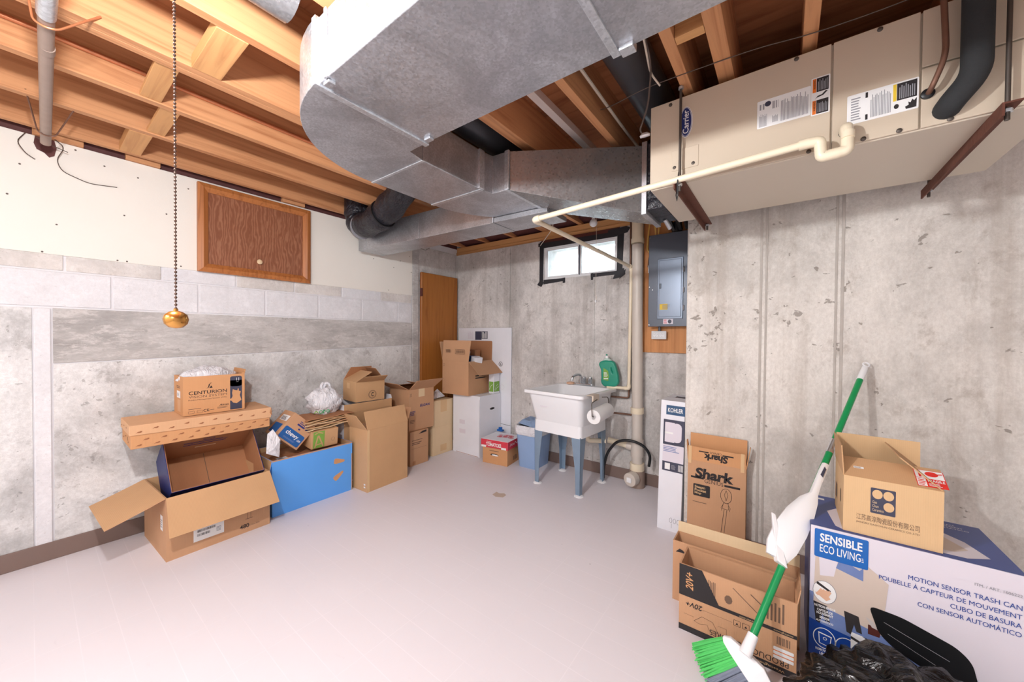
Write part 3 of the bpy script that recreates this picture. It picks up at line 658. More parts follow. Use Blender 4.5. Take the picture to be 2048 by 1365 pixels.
# copper water lines
for x, top, zb, zend, lab in ((-1.082, 2.40, .735, -1.235, 'thin copper water line nearer the window ending at the sink'), (-1.040, 2.40, .592, -1.21, 'thin copper water line nearer the drain pipe ending below the sink')):
    o = MB().tube(bend([(x, 3.15, top), (x, 3.15, zb), (zend, 3.13, zb)], .02, 4), .0085, 10).build('water_line', 'copper_dull', smooth=True); tag(o, lab, 'pipe', 'copper water lines by the sink')
# black hose under the sink
o = MB().tube(bend([(-1.252, 3.02, .03), (-1.250, 3.02, .13), (-1.215, 3.01, .27), (-1.125, 3.0, .385), (-1.01, 3.0, .412), (-.912, 3.03, .378), (-.862, 3.05, .30), (-.878, 3.06, .205)], .06, 4), .0115, 12).build('drain_hose', 'black_plastic', smooth=True); tag(o, 'black hose arching up from the floor behind the sink leg', 'hose')
# ---- ceiling pipe at left with hooks
vp = thing('ceiling_pipe', 'dull metal pipe hung under the joists at upper left', 'pipe', (-2.4, .05, 2.26))
MB().tube([(-1.0, .03, 2.262), (-1.8, .04, 2.262), (-3.06, .062, 2.262), (-3.08, .062, 2.25)], .0185, 16).build('pipe', 'old_pipe', vp, world=True, smooth=True)
MB().cyl((-1.86, .041, 2.262), (-1.70, .040, 2.262), .0215, n=16).build('coupling', 'galv_bright', vp, world=True, smooth=True)
MB().cyl((-2.10, .047, 2.262), (-2.06, .046, 2.262), .0195, n=16).build('coupling', 'old_pipe', vp, world=True, smooth=True)
MB().tube(bend([(-1.93, .00, 2.40), (-1.90, .015, 2.25), (-1.89, .04, 2.237), (-1.89, .065, 2.245), (-1.93, .16, 2.375)], .02), .0032, 8).build('pipe_hook', 'copper', vp, world=True, smooth=True)
MB().tube(bend([(-2.76, .00, 2.37), (-2.93, .035, 2.25), (-2.93, .06, 2.238), (-2.93, .09, 2.25), (-2.765, .15, 2.37)], .02), .0032, 8).build('pipe_hook', 'copper_dull', vp, world=True, smooth=True)
o = MB().tube([(-2.358, -1.7, 2.455), (-2.358, .5, 2.455), (-2.355, 2.9, 2.455)], .009, 10).build('copper_line', 'copper', smooth=True); tag(o, 'long thin copper tube running along a joist at upper left', 'pipe')
# torn hole and wires where the pipe enters the wall
hl = MB(); frh = Fr((-3.2495, .065, 2.28), (0, 1, 0), (0, 0, 1), .0012)
hl.poly(frh, [(-.035, .05), (.03, .05), (.038, .01), (.03, -.035), (.012, -.05), (-.005, -.03), (-.03, -.02), (-.04, .01)], 'insul'); o = hl.build('torn_hole', 'insul', wl)
for k, p in enumerate(([(-3.24, .0, 2.33), (-3.20, -.03, 2.26), (-3.24, .0, 2.22), (-3.24, .03, 2.20)], [(-3.24, .09, 2.34), (-3.19, .13, 2.29), (-3.22, .10, 2.22), (-3.245, .12, 2.17), (-3.245, .22, 2.135), (-3.245, .33, 2.15)], [(-3.2, .03, 2.31), (-3.17, .07, 2.28), (-3.2, .14, 2.27)])):
    o = MB().tube(bend(p, .03, 4), .0022, 6).build('loose_wire', 'wire_dark', smooth=True); tag(o, ('curled dark wire left of the pipe end on the cream wall', 'long thin wire looping right onto the cream drywall', 'short wire sticking out from the pipe end')[k], 'wire', 'loose wires at the upper left pipe end')
# ---- wires around the ducts
def wire(p, r, mat, lab, g=None, rb=.06):
    o = MB().tube(bend(p, rb, 5), r, 7).build('cable', mat, smooth=True); return tag(o, lab, 'wire', g)
wire([(-.715, 1.03, 2.43), (-.728, 1.8, 2.425), (-.735, 2.05, 2.43), (-.742, 2.6, 2.45)], .0075, 'wire_white', 'white cable stapled along the joist above the transition duct')
wire([(-.75, 1.72, 2.40), (-.66, 1.64, 2.345), (-.50, 1.60, 2.34), (-.35, 1.62, 2.35), (-.10, 1.63, 2.345), (.06, 1.66, 2.34), (.22, 1.68, 2.345), (.40, 1.70, 2.36), (.7, 1.72, 2.36)], .002, 'wire_dark', 'thin thermostat wire strung along the top of the air handler')
wire([(-.45, 1.30, 2.50), (-.44, 1.5, 2.36), (-.50, 1.66, 2.30), (-.55, 1.70, 2.22), (-.53, 1.72, 2.20)], .004, 'wire_dark', 'dark wire dropping beside the left corner of the air handler')
wire([(-.46, 1.05, 2.40), (-.43, 1.3, 2.42), (-.46, 1.55, 2.36), (-.44, 1.62, 2.34)], .004, 'wire_white', 'pale wire looping from the big duct toward the air handler')
tag(MB().lathe([(.022, 0), (.024, .008), (.012, .018)], (-.53, 1.72, 2.196), (0, -.4, 1), 12).build('wire_cap', 'white', smooth=True), 'small white plastic cap hanging left of the air handler', 'cap')
# ---- small bulb by the window
sb = thing('utility_light', 'unlit white globe bulb with pull string in front of the window', 'lamp', (-1.30, 2.86, 2.35))
MB().lathe([(.045, 2.35), (.045, 2.32), (.02, 2.29)], (-1.30, 2.86, 0), n=14).build('lampholder', 'white', sb, world=True, smooth=True)
MB().sphere((-1.30, 2.86, 2.225), .033, 16).build('globe', 'white_plastic', sb, world=True, smooth=True)
MB().cyl((-1.30, 2.86, 2.255), (-1.30, 2.86, 2.30), .014, n=10).build('neck', 'white', sb, world=True, smooth=True)
MB().tube([(-1.272, 2.86, 2.31), (-1.272, 2.86, 1.61), (-1.262, 2.86, 1.60), (-1.266, 2.86, 1.585), (-1.272, 2.86, 1.575)], .0014, 5).build('pull_string', 'wire_white', sb, world=True)
MB().lathe([(.003, .018), (.007, .012), (.009, 0), (.004, -.008)], (-1.273, 2.86, 1.562), n=10).build('pull_bell', 'white_plastic', sb, world=True, smooth=True)
wire([(-2.02, 3.165, 2.20), (-1.72, 2.9, 2.26), (-1.62, 2.75, 2.33), (-1.55, 2.7, 2.36)], .004, 'wire_white', 'pale cable running from the window corner up to the joists')
# ================================================================== ELECTRICAL PANEL
bb = MB().box((-.972, 3.158, 1.14), (XC, 3.177, 2.30)).build('plywood_backboard', 'board_ply', bevel=.002); tag(single(bb, (-.74, 3.17, 1.14)), 'orange plywood backboard behind the grey electrical panel', 'board')
ep = thing('electrical_panel', 'grey electrical breaker panel on the plywood backboard', 'breaker panel', (-.71, 3.15, 1.36))
MB().box((-.892, 3.082, 1.365), (-.520, 3.157, 2.092)).build('enclosure', 'panel_grey', ep, world=True, bevel=.003)
MB().box((-.904, 3.072, 1.355), (-.508, 3.082, 2.102)).build('cover', 'panel_grey', ep, world=True, bevel=.003)
f = MB(); f.box((-.832, 3.064, 1.415), (-.638, 3.072, 1.90)); f.build('door_trim', 'panel_door', ep, world=True, bevel=.006, seg=3)
MB().box((-.818, 3.060, 1.432), (-.650, 3.066, 1.886)).build('panel_door', 'panel_door', ep, world=True, bevel=.003)
MB().box((-.815, 3.054, 1.66), (-.800, 3.061, 1.70)).build('latch', 'panel_grey', ep, world=True, bevel=.002)
for z in (1.50, 1.64, 1.80): MB().cyl((-.634, 3.066, z-.02), (-.634, 3.066, z+.02), .005, n=8).build('hinge', 'chrome', ep, world=True)
for x, z in ((-.895, 2.085), (-.895, 1.68), (-.895, 1.37), (-.87, 1.655)): MB().lathe([(.006, 0), (.004, .003)], (x, 3.072, z), (0, -1, 0), 8).build('screw', 'chrome', ep, world=True)
lb = MB(); fr = Fr((-.81, 3.06, 1.49), (1, 0, 0), (0, 0, 1), .0008); lb.rect(fr, 0, 0, .06, .045, 'yellow'); lb.bars(fr, .02, .005, .06, .036, 5, 'grey_ink', .0004); lb.build('yellow_sticker', 'yellow', ep, world=True)
lb = MB(); fr = Fr((-.785, 3.072, 1.375), (1, 0, 0), (0, 0, 1), .0008); lb.rect(fr, 0, 0, .075, .042, 'photo_lilac'); lb.bars(fr, .004, .004, .03, .034, 4, 'red', .0004); lb.disc(fr, .05, .02, .014, .016, 'slate', .0004); lb.build('rating_sticker', 'paper', ep, world=True)
MB().cyl((-.825, 3.12, 1.355), (-.825, 3.12, 1.315), .010, n=10).build('conduit_stub', 'panel_grey', ep, world=True)
MB().cyl((-.70, 3.12, 2.09), (-.70, 3.12, 2.19), .035, n=14).build('conduit_hub', 'black_plastic', ep, world=True, smooth=True)
ob = thing('outlet_box', 'grey surface mounted four-socket outlet under the breaker panel', 'outlet', (-.828, 3.14, 1.285))
MB().box((-.883, 3.115, 1.256), (-.773, 3.157, 1.316)).build('box', 'galv_bright', ob, world=True, bevel=.004)
MB().box((-.887, 3.110, 1.252), (-.769, 3.116, 1.320)).build('cover_plate', 'outlet', ob, world=True, bevel=.003)
for x in (-.862, -.842, -.814, -.794):
    s = MB(); fr = Fr((x, 3.110, 1.286), (1, 0, 0), (0, 0, 1), .0006); s.disc(fr, 0, 0, .0085, .013, 'white', 0, 12); s.rect(fr, -.004, .002, .0014, .006, 'ink', .0005); s.rect(fr, .003, .002, .0014, .006, 'ink', .0005); s.disc(fr, 0, -.005, .0018, .0018, 'ink', .0005, 8)
    s.build('socket', 'white', ob, world=True)
cb = [([(-.86, 3.11, 2.10), (-.87, 3.10, 2.25), (-.93, 3.10, 2.42)], 'wire_yellow'), ([(-.84, 3.11, 2.10), (-.83, 3.10, 2.3), (-.80, 3.0, 2.45)], 'wire_yellow'), ([(-.60, 3.11, 2.10), (-.60, 3.09, 2.25), (-.62, 3.0, 2.45)], 'wire_yellow'), ([(-.56, 3.11, 2.10), (-.57, 3.09, 2.25), (-.52, 3.05, 2.4)], 'wire_yellow'), ([(-.90, 3.13, 1.96), (-.935, 3.13, 2.0), (-.93, 3.13, 2.10), (-.90, 3.12, 2.35)], 'wire_yellow')]
cl = ['yellow cable at the left top corner of the breaker panel', 'second yellow cable from the left above the breaker panel', 'yellow cable third from left above the breaker panel', 'rightmost yellow cable above the breaker panel', 'yellow cable looping into the left side of the breaker panel']
for (p, m), l in zip(cb, cl): wire(p, .006, m, l, 'yellow cables at the breaker panel', .03)
for k in range(3): wire([(-.72+.05*k, 3.10, 2.12), (-.76+.06*k, 3.02, 2.26), (-.70+.03*k, 2.6, 2.40), (-.68, 2.3, 2.47)], .016, 'black_plastic', ('left', 'middle', 'right')[k] + ' thick black cable rising above the breaker panel', 'thick black cables above the breaker panel', .1)
wire([(-.935, 3.15, 1.86), (-.925, 3.14, 1.94), (-.90, 3.13, 1.99)], .0025, 'wire_dark', 'thin dark wire left of the breaker panel')
tag(MB().box((-.930, 3.145, 1.81), (-.912, 3.157, 1.875)).build('cable_clamp', 'chrome', bevel=.002), 'small metal clamp on the plywood left of the breaker panel', 'clamp')
# ---- wall access panel
ap = thing('access_panel', 'dark oak framed access panel with round knob on the drywall', 'access panel', (-3.25, 1.07, 1.70))
py0, py1, pz0, pz1 = .703, 1.442, 1.700, 2.312; fw = .058
MB().box((-3.250, py0+.03, pz0+.03), (-3.238, py1-.03, pz1-.03)).build('panel', 'oak', ap, world=True)
def rail(a, b, c, d):
    s = MB(); x0, x1 = -3.250, -3.222
    outer = [a, b]; inner = [c, d]
    s.add([(x0, a[0], a[1]), (x0, b[0], b[1]), (x0, d[0], d[1]), (x0, c[0], c[1]), (x1, a[0], a[1]), (x1, b[0], b[1]), (x1+.010, (b[0]+d[0])/2, (b[1]+d[1])/2), (x1+.010, (a[0]+c[0])/2, (a[1]+c[1])/2), (x1-.008, d[0], d[1]), (x1-.008, c[0], c[1])],
          [(0, 1, 5, 4), (4, 5, 6, 7), (7, 6, 8, 9), (9, 8, 2, 3), (0, 4, 7, 9, 3), (1, 2, 8, 6, 5), (0, 3, 2, 1)])
    s.build('frame_rail', 'oak_frame', ap, world=True)
o_ = [(py0, pz0), (py1, pz0), (py1, pz1), (py0, pz1)]; i_ = [(py0+fw, pz0+fw), (py1-fw, pz0+fw), (py1-fw, pz1-fw), (py0+fw, pz1-fw)]
for k in range(4): rail(o_[k], o_[(k+1) % 4], i_[k], i_[(k+1) % 4])
MB().lathe([(.006, 0), (.006, .012), (.016, .016), (.019, .024), (.014, .030), (.004, .032)], (-3.238, 1.067, 1.82), (1, 0, 0), 18).build('knob', 'card_light', ap, world=True, smooth=True)
# ---- loose door leaning in the corner
ds = thing('door_slab', 'brown wooden slab door standing loose in the corner', 'door', (-3.215, 2.85, 0))
MB().box((-3.24, 2.607, 0), (-3.205, 3.155, 1.968)).build('slab', 'door_wood', ds, world=True, bevel=.008, seg=3)
MB().box((-3.228, 2.600, 1.70), (-3.200, 2.620, 1.79)).build('hinge', 'maroon', ds, world=True, bevel=.003)
# ================================================================== CARTONS
def flap(root, dims, edge, L, ang, mat, in0=.004, in1=.004, inner=None, t=.0035, curl=0, name='flap', lift=0):
    w_, d_, h_ = dims; Z = V((0, 0, 1))
    a, b, n = {'f': (V((0, 0, h_)), V((w_, 0, h_)), V((0, -1, 0))), 'b': (V((w_, d_, h_)), V((0, d_, h_)), V((0, 1, 0))), 'l': (V((0, d_, h_)), V((0, 0, h_)), V((-1, 0, 0))), 'r': (V((w_, 0, h_)), V((w_, d_, h_)), V((1, 0, 0)))}[edge]
    a = a + Z*lift; b = b + Z*lift; e = (b-a).normalized(); rows = []; p = V((0, 0, 0)); N = 3
    for i in range(N+1):
        an = math.radians(ang + curl*(i/N)); dr = Z*math.cos(an) + n*math.sin(an); nn = e.cross(dr)
        q0 = a + e*(in0*i/N + .001) + p; q1 = b - e*(in1*i/N + .001) + p
        rows.append([q0 - nn*t/2, q1 - nn*t/2, q1 + nn*t/2, q0 + nn*t/2]); p = p + dr*(L/N)
    m = MB(); m.loft(rows, mat)
    if inner:
        # loft face order per ring: 0 -> side A (outer), 2 -> side B (inner)
        for i, f_ in enumerate(m.f):
            if i < N*4 and i % 4 == 0: m.m[i] = inner
    return m.build(name, mat, root), rows
def carton(name, label, loc, rot, w_, d_, h_, mat, inner=None, closed=False, group=None, cat='box', t=.006):
    r = thing(name, label, cat, loc, rot, group); inner = inner or mat
    m = MB(); k = t/2
    if closed:
        m.box((0, 0, 0), (w_, d_, h_), mat)
        b = m.build('body', mat, r, bevel=.0025)
        MB().box((.001, d_/2-.001, h_-.0008), (w_-.001, d_/2+.001, h_+.0006)).build('seam', 'ink_soft', r)
        return r
    m.box((0, 0, 0), (w_, k, h_), mat); m.box((0, d_-k, 0), (w_, d_, h_), mat); m.box((0, k, 0), (k, d_-k, h_), mat); m.box((w_-k, k, 0), (w_, d_-k, h_), mat); m.box((k, k, 0), (w_-k, d_-k, k), mat)
    m.box((k, k, k), (w_-k, t, h_-.0005), inner); m.box((k, d_-t, k), (w_-k, d_-k, h_-.0005), inner); m.box((k, t, k), (t, d_-t, h_-.0005), inner); m.box((w_-t, t, k), (w_-k, d_-t, h_-.0005), inner); m.box((t, t, k), (w_-t, d_-t, t), inner)
    m.build('body', mat, r); return r
def front(r, w_, d_, h_): return Fr((0, 0, 0), (1, 0, 0), (0, 0, 1))
def left(r, w_, d_, h_): return Fr((0, d_, 0), (0, -1, 0), (0, 0, 1))
def right(r, w_, d_, h_): return Fr((w_, 0, 0), (0, 1, 0), (0, 0, 1))
def topf(r, w_, d_, h_): return Fr((0, 0, h_), (1, 0, 0), (0, 1, 0))
def soft(pts, r=.012):
    q = [(x, y, 0) for x, y in pts]; n_ = len(q); out = []
    for i in range(n_):
        a, b_, c = V(q[i-1]), V(q[i]), V(q[(i+1) % n_]); k = min(r, (a-b_).length*.45, (c-b_).length*.45); u, v = b_+(a-b_).normalized()*k, b_+(c-b_).normalized()*k
        for j in range(5):
            t = j/4; w_ = u*(1-t)**2 + b_*2*t*(1-t) + v*t*t; out.append((w_.x, w_.y))
    return out
def blob(name, c, rad, mat, parent=None, amp=.12, fq=5.0, n=40, seed=0, flat=None, pw=1.0):
    c = V(c); rings = []
    for i in range(n//2+1):
        th = math.pi*i/(n//2); ring = []
        for k in range(n):
            ph = 2*math.pi*k/n; d = V((math.sin(th)*math.cos(ph), math.sin(th)*math.sin(ph), -math.cos(th)))
            q = d*fq + V((seed*3.1, seed*1.7, seed)); s_ = 1 + amp*(abs(noise.noise(q))*2.2-.5) + amp*.6*(abs(noise.noise(q*2.3))*2-.5) + amp*.3*noise.noise(q*5)
            p = V((d.x*rad[0]*s_, d.y*rad[1]*s_, d.z*rad[2]*s_)) + c
            if pw != 1.0: p.z *= 1 - pw*max(0, -(d.x+.15))
            if flat is not None and p.z < flat: p.z = flat + (p.z-flat)*.02
            ring.append(p)
        rings.append(ring)
    o = MB().loft(rings, caps=False).build(name, mat, parent, smooth=True, world=parent is not None)
    o.data.set_sharp_from_angle(angle=math.radians(180)) if hasattr(o.data, 'set_sharp_from_angle') else None
    return o
# ---- 1 big open carton by the left wall
D = (.515, .47, .355)
b = carton('cardboard_box', 'wide open cardboard box printed 480 with flaps hanging out, on the floor', (-2.718, .451, 0), 92.5, *D, 'card', 'card_tan')
flap(b, D, 'f', .215, 148, 'card', -.012, -.012, 'card_tan'); flap(b, D, 'l', .243, 112, 'card', -.004, .012, 'card_tan', curl=-4)
p = MB(); fr = front(b, *D); p.rect(fr, .118, .055, .145, .085, 'paper'); p.code(fr, .135, .105, .085, .014, 'ink', .0005); p.code(fr, .135, .082, .058, .014, 'ink', .0005); p.bars(fr, .225, .075, .03, .03, 4, 'grey_ink', .0005)
p.text(fr, '480', .345, .030, .050, .026, 'ink', 0, .02); p.text(fr, '(16x30)', .398, .032, .055, .012, 'ink_soft'); p.line(fr, [(.385, .085), (.385, .155)], .0014, 'ink'); p.line(fr, [(.405, .085), (.405, .155)], .0014, 'ink'); p.line(fr, [(.375, .085), (.415, .085)], .002, 'ink')
p.build('front_print', 'ink', b)
p = MB(); fr = left(b, *D); p.rect(fr, .365, .155, .045, .085, 'paper'); p.bars(fr, .370, .17, .034, .05, 4, 'grey_ink', .0005); p.build('shipping_label', 'paper', b)
# ---- 2 navy box standing tilted inside it
R2 = Matrix.Rotation(math.radians(49), 3, 'Y') @ Matrix.Rotation(math.radians(90), 3, 'Z')
D = (.468, .338, .245)
b = carton('navy_box', 'navy outside cardboard box lying tilted open inside the big 480 box', (-2.985, .487, .190), R2, *D, 'navy', 'card_dark')
p = MB(); fr = Fr((.008, D[1]-.0065, 0), (1, 0, 0), (0, 0, 1)); 
p.ring(fr, .225, .205, .030, .004, 'ink_blue', 0, 20, .010); p.bars(fr, .10, .170, .27, .018, 2, 'ink_blue'); p.bars(fr, .10, .148, .26, .015, 1, 'ink_blue'); p.rect(fr, .165, .110, .11, .009, 'card_light')
p.build('inner_print', 'ink_blue', b)
p = MB(); fr = Fr((0, D[1], D[2]), (1, 0, 0), (0, 0, -1)); fr.n = V((0, 1, 0)); p.rect(fr, .315, .008, .075, .020, 'paper'); p.build('white_label', 'paper', b)
MB().prism([(.15, D[1]-.006, D[2]-.002), (.17, D[1]-.004, D[2]+.018), (.29, D[1]-.004, D[2]+.018), (.31, D[1]-.006, D[2]-.002)], (0, .004, 0)).build('hand_tab', 'card_tan', b)
MB().box((D[0]/2-.0015, .01, .0062), (D[0]/2+.0015, D[1]-.01, .0075)).build('bottom_seam', 'ink_soft', b)
# ---- 3 long flat box with printed motifs
D = (.695, .305, .135)
b = thing('long_flat_box', 'long flat lidded cardboard box with small brown motifs, under the smaller printed box', 'box', (-2.895, .333, .617), (1.2, 0, 90))
MB().box((.006, .006, 0), (D[0]-.006, D[1]-.006, .122)).build('base', 'card_orange', b, bevel=.003)
MB().hexa([(0, 0, .078), (D[0], 0, .064), (D[0], D[1], .064), (0, D[1], .078)], [(0, 0, D[2]), (D[0], 0, D[2]), (D[0], D[1], D[2]), (0, D[1], D[2])]).build('lid', 'card_peach', b, bevel=.003)
MB().add([(D[0]+.001, -.001, .135), (D[0]+.006, .02, .10), (D[0]+.004, -.004, .075), (D[0]-.01, -.003, .10)], [(0, 1, 2), (0, 2, 3)]).build('lid_tab', 'card_dark', b)
p = MB(); fr = front(b, *D)
def motif(fr, x, y, k=0): 
    p.disc(fr, x, y, .010, .004, 'ink_brown', k, 8); p.line(fr, [(x-.014, y-.003), (x+.012, y+.004)], .002, 'ink_brown', k+.0003); p.disc(fr, x+.006, y+.004, .004, .003, 'ink_brown', k+.0003, 6)
for j in range(2):
    for i in range(9): motif(fr, .04+.075*i+.03*j, .018+.030*j, -.005)
for i in range(10): motif(fr, .04+.068*i, .094+.014*(i % 2))
fr = left(b, *D)
for x, y in ((.06, .03), (.14, .05), (.23, .03)): motif(fr, x, y, -.005)
for x in (.05, .13, .21): motif(fr, x, .10+.01*(x > .1))
p.build('motif_print', 'ink_brown', b, stuff=True)
p = MB(); p.rect(left(b, *D), .20, .035, .008, .022, 'ink', -.0052); p.build('hand_slot', 'ink', b)
# ---- 4 printed open box on top with plastic bag
D = (.318, .225, .242)
b = carton('printed_box', 'open cardboard box lettered CENTURION on top of the long flat box', (-2.95, .57, .757), 90, *D, 'card_orange', 'card')
p = MB(); fr = front(b, *D)
p.rect(fr, .2365, .006, .066, .195, 'slate'); p.rect(fr, .2365, .16, .066, .068, 'slate', 0, .012)
p.text(fr, '11', .272, .197, .014, .020, 'paper', .0005); p.bars(fr, .27, .188, .018, .004, 1, 'grey_ink', .0005)
p.poly(fr, [(.247, .118), (.251, .142), (.262, .135), (.276, .130), (.279, .143), (.284, .142), (.284, .128), (.296, .123), (.290, .098), (.299, .065), (.286, .054), (.272, .045), (.252, .052), (.243, .066), (.228, .070), (.226, .078), (.243, .080), (.250, .095)], 'card_orange', .0006)
p.text(fr, 'CENTURION', .026, .128, .193, .021, 'ink', 0, .01); p.text(fr, 'VISION SYSTEM', .026, .107, .193, .014, 'ink_soft'); p.text(fr, 'Fluidics Management System (FMS)', .024, .089, .194, .010, 'ink_soft')
p.poly(fr, [(.112, .160), (.126, .168), (.131, .190), (.142, .196), (.133, .195), (.124, .186), (.122, .170)], 'ink'); p.poly(fr, [(.126, .163), (.144, .163), (.138, .178), (.133, .172)], 'ink')
p.text(fr, 'Alcon', .180, .040, .048, .013, 'ink', 0, .02, shear=.25); p.bars(fr, .168, .024, .055, .012, 2, 'ink_soft'); p.text(fr, 'CE', .097, .014, .030, .016, 'ink', 0, .01); p.bars(fr, .131, .020, .022, .006, 1, 'ink_soft')
for x in (.024, .066): p.line(fr, [(x, .012), (x+.028, .012), (x+.028, .026), (x, .026)], .0013, 'ink_soft', 0, True)
p.bars(fr, .024, .036, .068, .006, 1, 'ink_soft'); p.build('front_print', 'ink', b)
p = MB(); fr = left(b, *D); p.rect(fr, .075, .105, .085, .044, 'paper'); p.bars(fr, .085, .115, .05, .022, 3, 'grey_ink', .0005); p.rect(fr, .09, .02, .075, .075, 'card_peach'); p.bars(fr, .07, .165, .09, .02, 2, 'ink_soft'); p.build('side_print', 'paper', b)
flap(b, D, 'r', .03, 12, 'card_orange'); MB().box((.30, -.004, .238), (.316, .002, .250)).build('torn_edge', 'card_orange', b)
MB().hexa([(.319, .03, .05), (.324, .03, .05), (.324, .10, .05), (.319, .10, .05)], [(.319, .03, .17), (.330, .03, .16), (.330, .10, .16), (.319, .10, .17)]).build('side_flap', 'card_orange', b)
o = blob('plastic_bag', (-3.06, .715, .985), (.095, .145, .065), 'white_bag', None, .12, 1.8, 48, 2); tag(single(o, (-3.06, .715, .93)), 'crumpled white plastic bag bulging out of the CENTURION box', 'bag')
# ---- 5 blue box
D = (.585, .40, .392)
b = carton('blue_box', 'bright blue open carton with two orange spark shapes, full of packaging', (-2.808, 1.003, 0), 91, *D, 'spark_blue', 'card_tan')
p = MB(); fr = front(b, *D)
for x, y, ang in ((.475, .265, -10), (.470, .150, 33)):
    ca, sa = math.cos(math.radians(ang)), math.sin(math.radians(ang)); pts = []
    for u, v in ((-.042, -.012), (-.036, -.020), (-.020, -.021), (.038, -.010), (.046, -.003), (.046, .004), (.038, .010), (-.020, .021), (-.036, .020), (-.042, .012)): pts.append((x+u*ca-v*sa, y+u*sa+v*ca))
    p.poly(fr, pts, 'card_orange')
p.rect(fr, .578, 0, .007, .30, 'card'); p.rect(fr, 0, .384, .585, .008, 'card'); p.build('front_print', 'card_orange', b)
flap(b, D, 'l', .10, 172, 'spark_blue', .01, .01, 'card_tan')
# contents of the blue box
b2 = carton('brown_parcel', 'brown parcel with white label lying deep in the blue box', (-2.835, 1.03, .02), 91, .52, .33, .345, 'card_dark', None, True)
p = MB(); fr = topf(b2, .52, .33, .345); p.rect(fr, .04, .05, .07, .05, 'paper', .001); p.bars(fr, .045, .055, .05, .035, 3, 'ink', .0015); p.build('white_label', 'paper', b2)
R3 = Matrix.Rotation(math.radians(-44), 3, 'X') @ Matrix.Rotation(math.radians(90), 3, 'Z')
D = (.20, .18, .20)
b = carton('blue_label_box', 'tilted cardboard box with dark blue chewy.com label inside the blue box', (-2.885, 1.047, .546), R3, *D, 'card', None, True)
p = MB(); fr = front(b, *D); p.rect(fr, .012, .012, .176, .088, 'chewy_blue', 0, .012); p.text(fr, 'chewy', .040, .046, .105, .040, 'paper', .0006, .015); p.text(fr, '.com', .148, .048, .030, .014, 'paper', .0006, .01); p.bars(fr, .045, .026, .10, .012, 2, 'photo_blue', .0006)
p.rect(fr, .072, .140, .108, .012, 'ink_blue'); p.bars(fr, .078, .156, .10, .022, 2, 'ink_blue'); p.disc(fr, .108, .122, .010, .006, 'ink_blue', 0, 12); p.build('front_print', 'ink_blue', b)
p = MB(); fr = left(b, *D); p.rect(fr, .03, .02, .12, .075, 'chewy_blue'); p.rect(fr, .04, .12, .12, .045, 'paper', .0004); p.bars(fr, .05, .125, .09, .03, 4, 'ink', .0008); p.build('side_label', 'paper', b)
p = MB(); fr = topf(b, *D); p.rect(fr, .03, .04, .09, .09, 'paper', .0008); p.bars(fr, .04, .05, .07, .07, 6, 'grey_ink', .0013); p.build('top_label', 'paper', b)
D = (.205, .19, .135)
b = carton('green_mark_box', 'small cardboard box with green square and triangle mark beside the tilted box', (-2.862, 1.285, .392), (6, 0, 91), *D, 'card_tan', None, True)
p = MB(); fr = front(b, *D); p.rect(fr, .012, .004, .085, .128, 'leaf_green'); p.line(fr, [(.025, .008), (.048, .098), (.052, .098), (.088, .010)], .010, 'card_tan', .0006); p.line(fr, [(.03, .028), (.085, .035)], .008, 'card_tan', .0008); p.line(fr, [(.02, .112), (.05, .126), (.085, .112)], .008, 'card_tan', .0008); p.ring(fr, .165, .05, .014, .0015, 'ink_soft', 0, 14); p.build('front_print', 'leaf_green', b)
for i in range(7):
    z = .538 + .0125*i; a = random.uniform(-5, 5); c = V((-3.0+random.uniform(-.01, .01), 1.43+random.uniform(-.012, .012), z)); Mx = Matrix.Translation(c) @ Matrix.Rotation(math.radians(a), 4, 'Z') @ Matrix.Rotation(math.radians(random.uniform(-1, 1)+1.5), 4, 'X')
    m = MB(); N = 8; rings = []
    for k in range(N+1):
        x = -.19+.38*k/N; zz = .004*math.sin(k*1.3+i*2)
        rings.append([Mx @ V((-.13, x, zz)), Mx @ V((.13, x, zz+.003)), Mx @ V((.13, x, zz+.008)), Mx @ V((-.13, x, zz+.006))])
    m.loft(rings); o = m.build('cardboard_sheet', ('card_light', 'card_pale', 'card', 'card_light', 'card_tan', 'card_pale', 'card_dark')[i]); tag(single(o, c), ('lowest', 'second lowest', 'third lowest', 'middle', 'third from top', 'second from top', 'topmost')[i] + ' flattened kraft sheet in the stack under the grocery bag', 'cardboard sheet', 'flattened sheets stacked in the blue box')
o = blob('grocery_bag', (-3.05, 1.475, .715), (.115, .125, .120), 'white_bag', None, .14, 1.5, 48, 5); tag(single(o, (-3.05, 1.475, .62)), 'knotted white plastic grocery bag with green print on the sheet stack', 'bag')
for k, (dx, dy) in enumerate(((0, -.02), (.01, .025))):
    MB().tube(bend([(-3.05+dx, 1.475+dy, .80), (-3.04+dx, 1.475+dy*1.6, .85), (-3.05+dx, 1.475+dy*.4, .872), (-3.06+dx, 1.475-dy*.5, .82)], .02), .012, 8).build('bag_handle', 'white_bag', o, world=True, smooth=True)
p = MB(); fr = Fr((-2.945, 1.345, .64), (.35, 1, 0), (.1, 0, 1), .012); p.line(fr, [(0, .01), (.012, .03), (.026, .012)], .006, 'leaf_green'); p.ring(fr, .045, .018, .011, .005, 'broom_green'); p.line(fr, [(.065, .005), (.065, .035), (.078, .02)], .006, 'broom_green'); p.ring(fr, .096, .022, .010, .005, 'broom_green'); p.build('green_print', 'broom_green', o, world=True)
